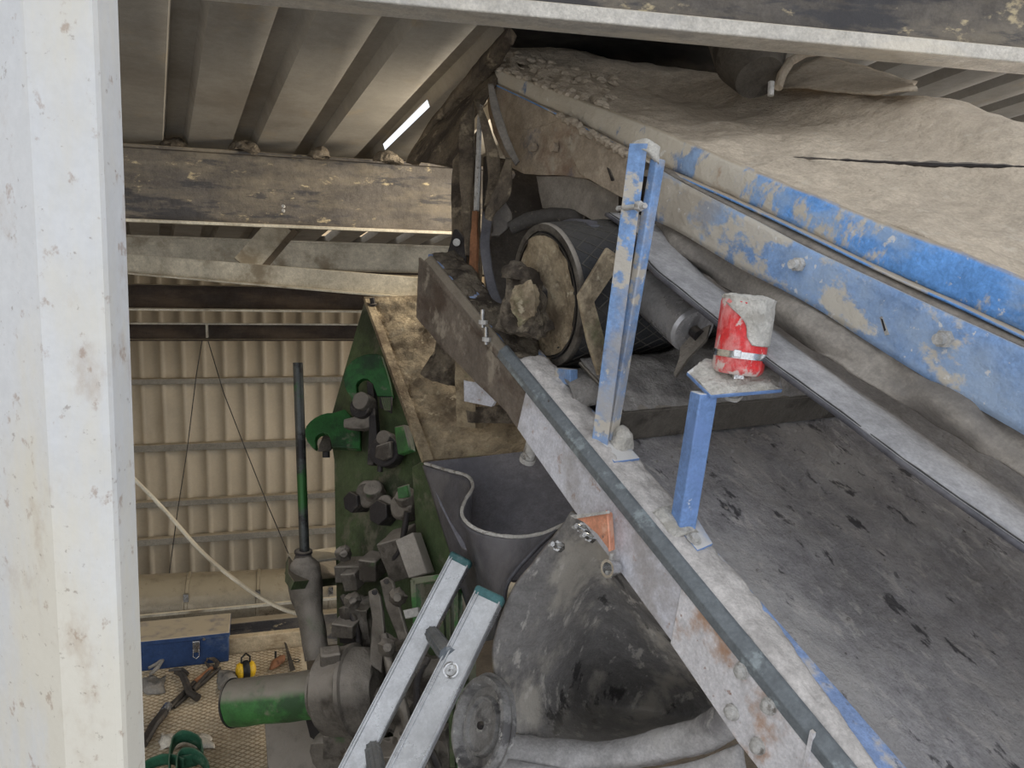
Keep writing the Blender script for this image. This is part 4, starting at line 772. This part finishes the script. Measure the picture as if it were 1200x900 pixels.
for px, D in ((((444, 682), (452, 677), (459, 683), (466, 710), (476, 748), (466, 752), (450, 712)), 2.30), (((430, 694), (438, 690), (444, 700), (448, 740), (444, 790), (430, 780), (434, 730)), 2.33)):
    o = plate(list(px), PL((px[0][0], px[0][1], D + .02), (px[2][0], px[2][1], D), (px[4][0], px[4][1], D - .06)), .014).build('link_arm', m_mach, t, bevel=.003, rough=(.002, 25), cut=.02)
    MB().lathe(W(px[1][0], px[1][1] + 5, D - .005), nrm(CAM - W(450, 690, D)), [(0, .009), (.004, .009), (.005, .005)], 14).build('eye_ring', m_machdark, o)
for k, a in enumerate([(425, 735, 2.5, .09, .16, .1, .1), (470, 770, 2.4, .16, .10, .12, .2), (500, 800, 2.3, .10, .16, .10, 0), (455, 830, 2.3, .14, .10, .1, -.2), (505, 870, 2.25, .12, .14, .1, .1), (470, 900, 2.2, .2, .12, .1, .1), (395, 890, 2.35, .12, .16, .1, .15), (425, 880, 2.3, .08, .1, .1, -.3)]):
    MB().box(*BX(*a)).build('casting', m_mach, t, bevel=.01, rough=(.022, 11), cut=.02)
plate([(471, 716), (489, 712), (490, 722), (474, 726)], PL((471, 716, 2.15), (489, 712, 2.14), (474, 726, 2.14)), .015).build('paper_tag', m_bolt, t, bevel=.002)
plate([(494, 850), (500, 846), (503, 862), (496, 866)], PL((494, 850, 2.1), (500, 846, 2.1), (496, 866, 2.1)), .015).build('green_chip', m_greenb, t)
for px_, r_, mm in ((((400, 700, 2.5), (412, 725, 2.45), (418, 760, 2.42), (408, 800, 2.36)), .012, m_machdark), (((448, 745, 2.3), (456, 790, 2.24), (470, 830, 2.2), (474, 870, 2.18)), .014, m_mach), (((478, 600, 2.36), (470, 640, 2.36), (458, 660, 2.38)), .010, m_machdark), (((500, 770, 2.2), (486, 800, 2.18), (490, 850, 2.16), (510, 900, 2.14)), .011, m_machdark)):
    MB().tube(SP([W(*q) for q in px_], 20), r_, 10).build('hose', mm, t, rough=(.002, 25))
for (u, v, D) in ((465, 700, 2.25), (452, 760, 2.24), (478, 790, 2.2), (492, 735, 2.2), (440, 845, 2.2), (468, 868, 2.15), (498, 830, 2.15), (402, 650, 2.5), (412, 705, 2.4)):
    MB().lathe(W(u, v, D) + ray(u, v) * .03, -ray(u, v), [(0, .026), (.02, .028), (.035, .02), (.05, .012)], 9).build('dusty_nut', m_mach, t, rough=(.006, 40), cut=.01)
# inclined apron and legs
plate([(305, 846), (352, 838), (378, 905), (372, 960), (316, 960), (308, 900)], PL((305, 846, 2.62), (352, 838, 2.60), (330, 920, 2.50)), .02).build('apron_plate', m_mach, t, bevel=.003)
plate([(352, 838), (362, 836), (400, 940), (380, 960)], PL((352, 838, 2.58), (362, 836, 2.57), (390, 940, 2.48)), .02).build('apron_rib', m_machdark, t, bevel=.002)
plate([(360, 838), (372, 838), (374, 878), (365, 878)], PL((360, 838, 2.58), (372, 838, 2.57), (365, 878, 2.54)), .02).build('green_leg', m_greenb, t, bevel=.002)
plate([(372, 855), (388, 858), (404, 905), (394, 940), (384, 930)], PL((372, 855, 2.36), (388, 858, 2.35), (394, 930, 2.3)), .02).build('leg_strap', m_mach, t, bevel=.003)
# drive motor
t = thing('drive_motor', 'green and dusty grey round drive motor with a flanged gearbox behind', 'motor', W(370, 810, 2.35), MAC)
a0, a1 = W(273, 825, 2.42), W(374, 813, 2.36); ax = nrm(a1 - a0); Lm = np.linalg.norm(a1 - a0); rm = 27 * 2.38 / FPX
MB().lathe(a0, ax, [(0, rm * .9), (.003, rm), (Lm, rm)], 40).build('motor_tube', m_greenb, t, rough=(.0025, 12), cut=.03)
MB().lathe(a0 - ax * .003, ax, [(.006, rm * 1.0), (.006, rm * 1.04), (0, rm * 1.04), (0, rm * .93), (.004, rm * .90)], 40, closed=True).build('end_rim', m_machdark, t)
MB().lathe(a1 - ax * .005, ax, [(0, rm * 1.12), (.010, rm * 1.12)], 32).build('flange', m_mach, t, rough=(.002, 20))
for k in range(8):
    b = k * PI / 4 + .2; q = a1 + ax * .004 + rm * 1.0 * (math.cos(b) * Zv + math.sin(b) * np.cross(ax, Zv)); MB().hexa(q, ax, .011, .020).build('bolt', m_bolt, t, rough=(.001, 60))
MB().lathe(a1 + ax * .0, ax, [(0, .05), (.03, .06)], 24).build('neck', m_machdark, t)
MB().lathe(a1 + ax * .020, ax, [(0, .112), (.010, .125), (.095, .135), (.10, .140), (.112, .140), (.116, .128), (.16, .120), (.19, .09)], 40).build('gearbox', m_mach, t, rough=(.006, 14), cut=.025)
MB().box(W(388, 770, 2.30), ax * .07, Zv * .05, nW * .06).build('gearbox_lug', m_mach, t, bevel=.006, rough=(.004, 20), cut=.02)
MB().box(W(398, 865, 2.32), ax * .12, Zv * .08, nW * .08).build('gearbox_foot', m_mach, t, bevel=.006, rough=(.004, 20), cut=.02)
# lever arm with long pipe
t = thing('lever_arm', 'dusty tapering lever arm with a bulbous socket in front of the green frame', 'lever', W(370, 740, 2.48), MAC)
MB().tube([W(357, 650, 2.55), W(358, 662, 2.55), W(358, 680, 2.54), W(360, 700, 2.52), W(364, 720, 2.50), W(368, 745, 2.48), W(372, 772, 2.46)], [.020, .048, .058, .052, .042, .040, .042], 24).build('arm', m_mach, t, rough=(.004, 14), cut=.02)
MB().lathe(W(357, 652, 2.55), Zv, [(-.03, .04), (0, .028), (.02, .024)], 24).build('socket', m_mach, t, rough=(.002, 20))
MB().lathe(W(357, 648, 2.55), Zv, [(0, .030), (.008, .030)], 20).build('collar', m_machdark, t)
t = tag(MB().lathe(W(357, 650, 2.55), nrm(W(349, 425, 2.55) - W(357, 650, 2.55)), [(0, .0165), (np.linalg.norm(W(349, 425, 2.55) - W(357, 650, 2.55)), .0165), (np.linalg.norm(W(349, 425, 2.55) - W(357, 650, 2.55)), .011), (np.linalg.norm(W(349, 425, 2.55) - W(357, 650, 2.55)) - .05, .010)], 24, closed=False).build('steel_pipe', m_pipe), 'tall thin open steel pipe standing upright in the lever socket', 'pipe')
t = thing('pipe_bracket', 'green box bracket with a dusty top behind the upright pipe', 'bracket', W(365, 652, 2.7), MAC)
plate([(337, 649), (393, 640), (400, 652), (345, 660)], PL((337, 649, 2.78), (393, 640, 2.86), (345, 660, 2.66)), .01).build('top_plate', m_girt, t, bevel=.002)
plate([(338, 651), (345, 660), (400, 653), (400, 676), (345, 682), (338, 672)], PL((338, 651, 2.78), (345, 660, 2.68), (400, 676, 2.76)), .03).build('front_plate', m_green, t, bevel=.002)
MB().cyl(W(335, 672, 2.76), W(343, 670, 2.70), .006).build('pin', m_machdark, t)

# beam leg and stub seen under the channel beam
t = thing('support_leg', 'pale dusty support leg standing on the ledge under the channel beam', 'leg', W(545, 480, 2.15), MAC)
MB().prism([W(534, 500, 2.36), W(556, 500, 2.32), W(562, 478, 2.4), W(538, 478, 2.44)], W(536, 400, 2.18) - W(536, 494, 2.36)).build('upright', m_hopper, t, rough=(.005, 14), cut=.02)
plate([(544, 418), (553, 430), (580, 470), (576, 476), (544, 470)], PL((544, 418, 2.22), (580, 470, 2.2), (544, 470, 2.24)), .02).build('pale_web', m_web, t)
MB().prism([W(545, 478, 2.30), W(600, 472, 2.22), W(618, 496, 2.2), W(548, 494, 2.30)], nrm(ray(570, 480)) * .08).build('cross_foot', m_dustdark, t, rough=(.004, 14), cut=.02)
MB().lathe(W(522, 440, 2.44), nrm(R @ np.array([.2, .9, .3])), [(0, .08), (.04, .06), (.12, .045), (.18, .02)], 20).build('dust_heap', m_dustdark, t, rough=(.014, 14), cut=.015)

# ---- hopper
t = thing('rubber_chute', 'large curved dark rubber chute hanging under the channel beam', 'chute', W(640, 750, 1.75), CONV)
BS = PL((498, 541, 2.31), (640, 528, 2.26), (660, 620, 2.05))
plate([(498, 541), (560, 535), (640, 526), (700, 585), (720, 680), (600, 680), (540, 640), (515, 590)], BS, .012).build('back_sheet', m_rubberin, t, bevel=.001)
MB().patch([
 [W(498, 545, 2.28), W(524, 553, 2.18), W(548, 560, 2.08), W(554, 572, 2.02), W(546, 586, 1.97), W(541, 602, 1.92), W(550, 616, 1.87), W(572, 626, 1.83), W(604, 630, 1.79), W(636, 626, 1.74), W(664, 614, 1.70)],
 [W(515, 600, 2.24), W(530, 605, 2.14), W(545, 615, 2.08), W(552, 622, 2.02), W(556, 634, 1.98), W(560, 645, 1.92), W(567, 652, 1.87), W(580, 655, 1.83), W(600, 656, 1.79), W(618, 652, 1.75), W(630, 645, 1.72)],
 [W(533, 655, 2.20), W(545, 665, 2.12), W(556, 675, 2.06), W(564, 684, 2.0), W(570, 688, 1.96), W(576, 692, 1.90), W(580, 692, 1.86), W(586, 692, 1.82), W(592, 688, 1.78), W(596, 684, 1.75), W(600, 680, 1.73)],
 [W(560, 745, 2.16), W(568, 748, 2.10), W(575, 750, 2.04), W(580, 748, 1.98), W(584, 740, 1.94), W(586, 730, 1.9), W(588, 722, 1.86), W(590, 716, 1.82), W(591, 712, 1.78), W(592, 708, 1.76), W(593, 706, 1.75)]], 60, 24).build('curled_sheet', m_rubber, t, thick=.009, rough=(.0015, 8))
MB().tube(SP([W(u, v, D) for u, v, D in ((498, 543, 2.27), (524, 551, 2.17), (548, 558, 2.07), (554, 571, 2.01), (546, 585, 1.96), (541, 601, 1.91), (550, 615, 1.86), (572, 625, 1.82), (604, 629, 1.78), (636, 625, 1.73), (664, 613, 1.69))], 60), .0045, 8).build('cut_edge', m_bolt, t, rough=(.001, 60), cut=.02)
MB().patch([
 [W(672, 598, 1.62), W(640, 640, 1.66), W(600, 692, 1.70), W(578, 750, 1.74), (W(580, 800, 1.76)), W(590, 850, 1.80)],
 [W(690, 607, 1.60), W(668, 650, 1.68), W(640, 715, 1.76), W(622, 775, 1.82), W(626, 820, 1.86), W(634, 868, 1.84)],
 [W(708, 622, 1.60), W(708, 680, 1.80), W(700, 745, 1.98), W(698, 800, 2.08), W(702, 838, 2.06), W(708, 876, 1.84)],
 [W(740, 660, 1.54), W(758, 720, 1.76), W(770, 775, 1.94), W(778, 815, 2.04), W(785, 845, 2.02), W(790, 872, 1.78)],
 [W(800, 730, 1.44), W(830, 775, 1.62), W(848, 808, 1.76), W(858, 826, 1.80), W(866, 840, 1.76), W(874, 852, 1.60)],
 [W(860, 800, 1.28), W(890, 840, 1.38), W(905, 860, 1.46), W(915, 870, 1.5), W(920, 880, 1.5), W(925, 890, 1.48)]], 50, 40).build('cone_sheet', m_rubberold, t, thick=.010, rough=(.007, 6))
MB().tube([W(548, 890, 1.86), W(590, 884, 1.82), W(640, 888, 1.80), (W(700, 888, 1.77)), W(770, 876, 1.70), W(820, 862, 1.62), W(865, 838, 1.54), W(920, 800, 1.46)], [.05, .052, .044, .038, .036, .035, .034, .034], 24).build('rolled_lip', m_lip, t, rough=(.007, 10), cut=.02)
MB().patch([[W(540, 880, 1.84), W(600, 890, 1.78), W(700, 905, 1.72), W(800, 895, 1.62), W(870, 870, 1.52)], [W(540, 960, 1.80), W(600, 970, 1.74), W(700, 980, 1.68), W(800, 980, 1.60), W(880, 940, 1.52)]], 24, 8).build('lower_sheet', m_lip, t, thick=.01, rough=(.006, 8))
fc = W(562, 850, 1.70); fn = nrm(R @ np.array([-.80, .34, .50]))
o = MB().lathe(fc - fn * .02, fn, [(0, .112), (.012, .114), (.010, .106), (.028, .104), (.030, .094), (.024, .090), (.008, .084), (.008, .066), (.020, .062), (.020, .056), (.012, .052), (.014, .02), (.014, .001)], 48).build('round_flange', m_ring, t, rough=(.002, 20))
MB().lathe(fc - fn * .008, fn, [(0, .010), (.010, .008)], 12).build('hub_bolt', m_machdark, o)
for k in range(9):
    b = k * 2 * PI / 9; e_ = nrm(np.cross(fn, Zv)); g_ = np.cross(e_, fn); MB().hexa(fc + fn * .004 + .097 * (math.cos(b) * e_ + math.sin(b) * g_), fn, .006, .005).build('rim_bolt', m_bolt, o)
for (u, v, D) in ((685, 620, 1.555), (694, 630, 1.55), (657, 641, 1.60)):
    q = W(u, v, D); a = nrm(R @ np.array([-.6, .35, .7])); o = MB().hexa(q, a, .012, .012).build('bolt', m_chrome, t, rough=(.0008, 120)); MB().cyl(q, q + a * .030, .0055).build('bolt_end', m_chrome, o)
    MB().box(q + a * .018, R @ np.array([.028, .004, .008]), R @ np.array([0, .006, 0]), a * .012).build('wing', m_bolt, o, bevel=.002)
t = thing('orange_angle', 'small orange painted angle clipping the chute to the channel beam', 'bracket', CP(700, 620, s=-.03), CONV)
MB().prism([CP(u, v, s=-.030) for u, v in ((668, 604), (711, 600), (714, 645), (700, 626), (684, 612))], Sv * .004).build('orange_face', m_orange, t, bevel=.0008)
MB().prism([CP(711, 599, s=-.030), CP(718, 602, s=-.006), CP(721, 644, s=-.006), CP(714, 647, s=-.030)], Nv * .0 + Cv * .004).build('orange_leg', m_orange, t, bevel=.0008)
MB().prism([CP(668, 604, s=-.032), CP(711, 599, s=-.032), CP(712, 602, s=-.034), CP(674, 608, s=-.034)], Sv * .006).build('bare_edge', m_bolt, t)
o = MB().lathe(CP(717, 666, s=-.02), nrm(R @ np.array([-.75, .1, .6])), [(-.012, .013), (.010, .016), (.012, .016), (.012, .011), (-.010, .010)], 24).build('hose_clip', m_chrome, t, rough=(.0006, 60))
MB().box(CP(713, 673, s=-.025), R @ np.array([.012, 0, 0]), R @ np.array([0, .012, 0]), R @ np.array([0, 0, .01])).build('clip_screw', m_bolt, t, bevel=.002)
MB().cyl(CP(716, 655, s=-.015), CP(717, 648, s=-.015), .004).build('clip_stud', m_bolt, t)
t = thing('ladder', 'aluminium ladder with teal end caps leaning in front of the green machine', 'ladder', W(440, 900, 1.8), MAC)
def rail(u0, v0, D0, u1, v1, D1, w, name):
    a, b = W(u0, v0, D0), W(u1, v1, D1); d = nrm(b - a); b = a + d * 1.55; view = nrm((a + b) / 2 - CAM)
    wv = nrm(np.cross(d, view)); wv = wv if np.dot(wv, R @ np.array([1, 0, 0])) > 0 else -wv; dv = nrm(np.cross(wv, d)); dv = dv if np.dot(dv, view) > 0 else -dv
    wv = nrm(wv - dv * .28); dv = nrm(np.cross(wv, d)); dv = dv if np.dot(dv, view) > 0 else -dv
    m_ = (a + b) / 2; Lr = np.linalg.norm(b - a)
    o = MB().box(m_ + dv * .012, d * Lr, wv * w, dv * .024).build(name, m_gal, t, bevel=.002)
    for k in (-.45, -.33, .45): MB().box(m_ + wv * w * k - dv * .001, d * Lr, wv * .0035, dv * .005).build('ridge', m_gal, o, bevel=.001)
    cp = MB().box(a - d * .004 + dv * .012, d * .022, wv * (w * 1.05), dv * .030).build('end_cap', m_teal, t, bevel=.006)
    return a, d, wv, dv
a, d, wv, dv = rail(541, 655, 1.98, 420, 885, 1.80, .060, 'rail')
a2, d2, wv2, dv2 = rail(576, 697, 1.64, 482, 885, 1.48, .066, 'rail')
def at_rail(a, d, u, v):  # the point of a rail nearest to a sight line
    r_ = nrm(ray(u, v)); w0 = a - CAM; bq = np.dot(d, r_); s_ = (bq * np.dot(r_, w0) - np.dot(d, w0)) / (1 - bq * bq); return a + d * s_
for (pA, pB, pC) in (((497, 735), (514, 750), (532, 772)), ((428, 872), (436, 892), (446, 930))):
    A1 = at_rail(a, d, *pA) + wv * .026; B1 = at_rail(a2, d2, pC[0] + 6, pC[1]) - wv2 * .02
    mb = MB(); mb.tube([A1 + (B1 - A1) * q for q in (0, .35, .7, 1)], [.018, .0185, .0185, .018], 16)
    o = mb.build('rung', m_galdark, t)
    rb = MB(); dr = nrm(B1 - A1); e_ = nrm(np.cross(dr, Zv)); g_ = np.cross(e_, dr)
    for k in range(10):
        b = k * PI / 5; off = .0185 * (math.cos(b) * e_ + math.sin(b) * g_); rb.tube([A1 + off, B1 + off], .0018, 4)
    rb.build('grip_ribs', m_galdark, o)
q = at_rail(a2, d2, 539, 788) - dv2 * .001
MB().lathe(q, -dv2, [(0, .017), (.003, .017), (.004, .0135), (.003, .0115), (-.004, .011), (-.004, .001)], 32).build('rung_ferrule', m_chrome, t)
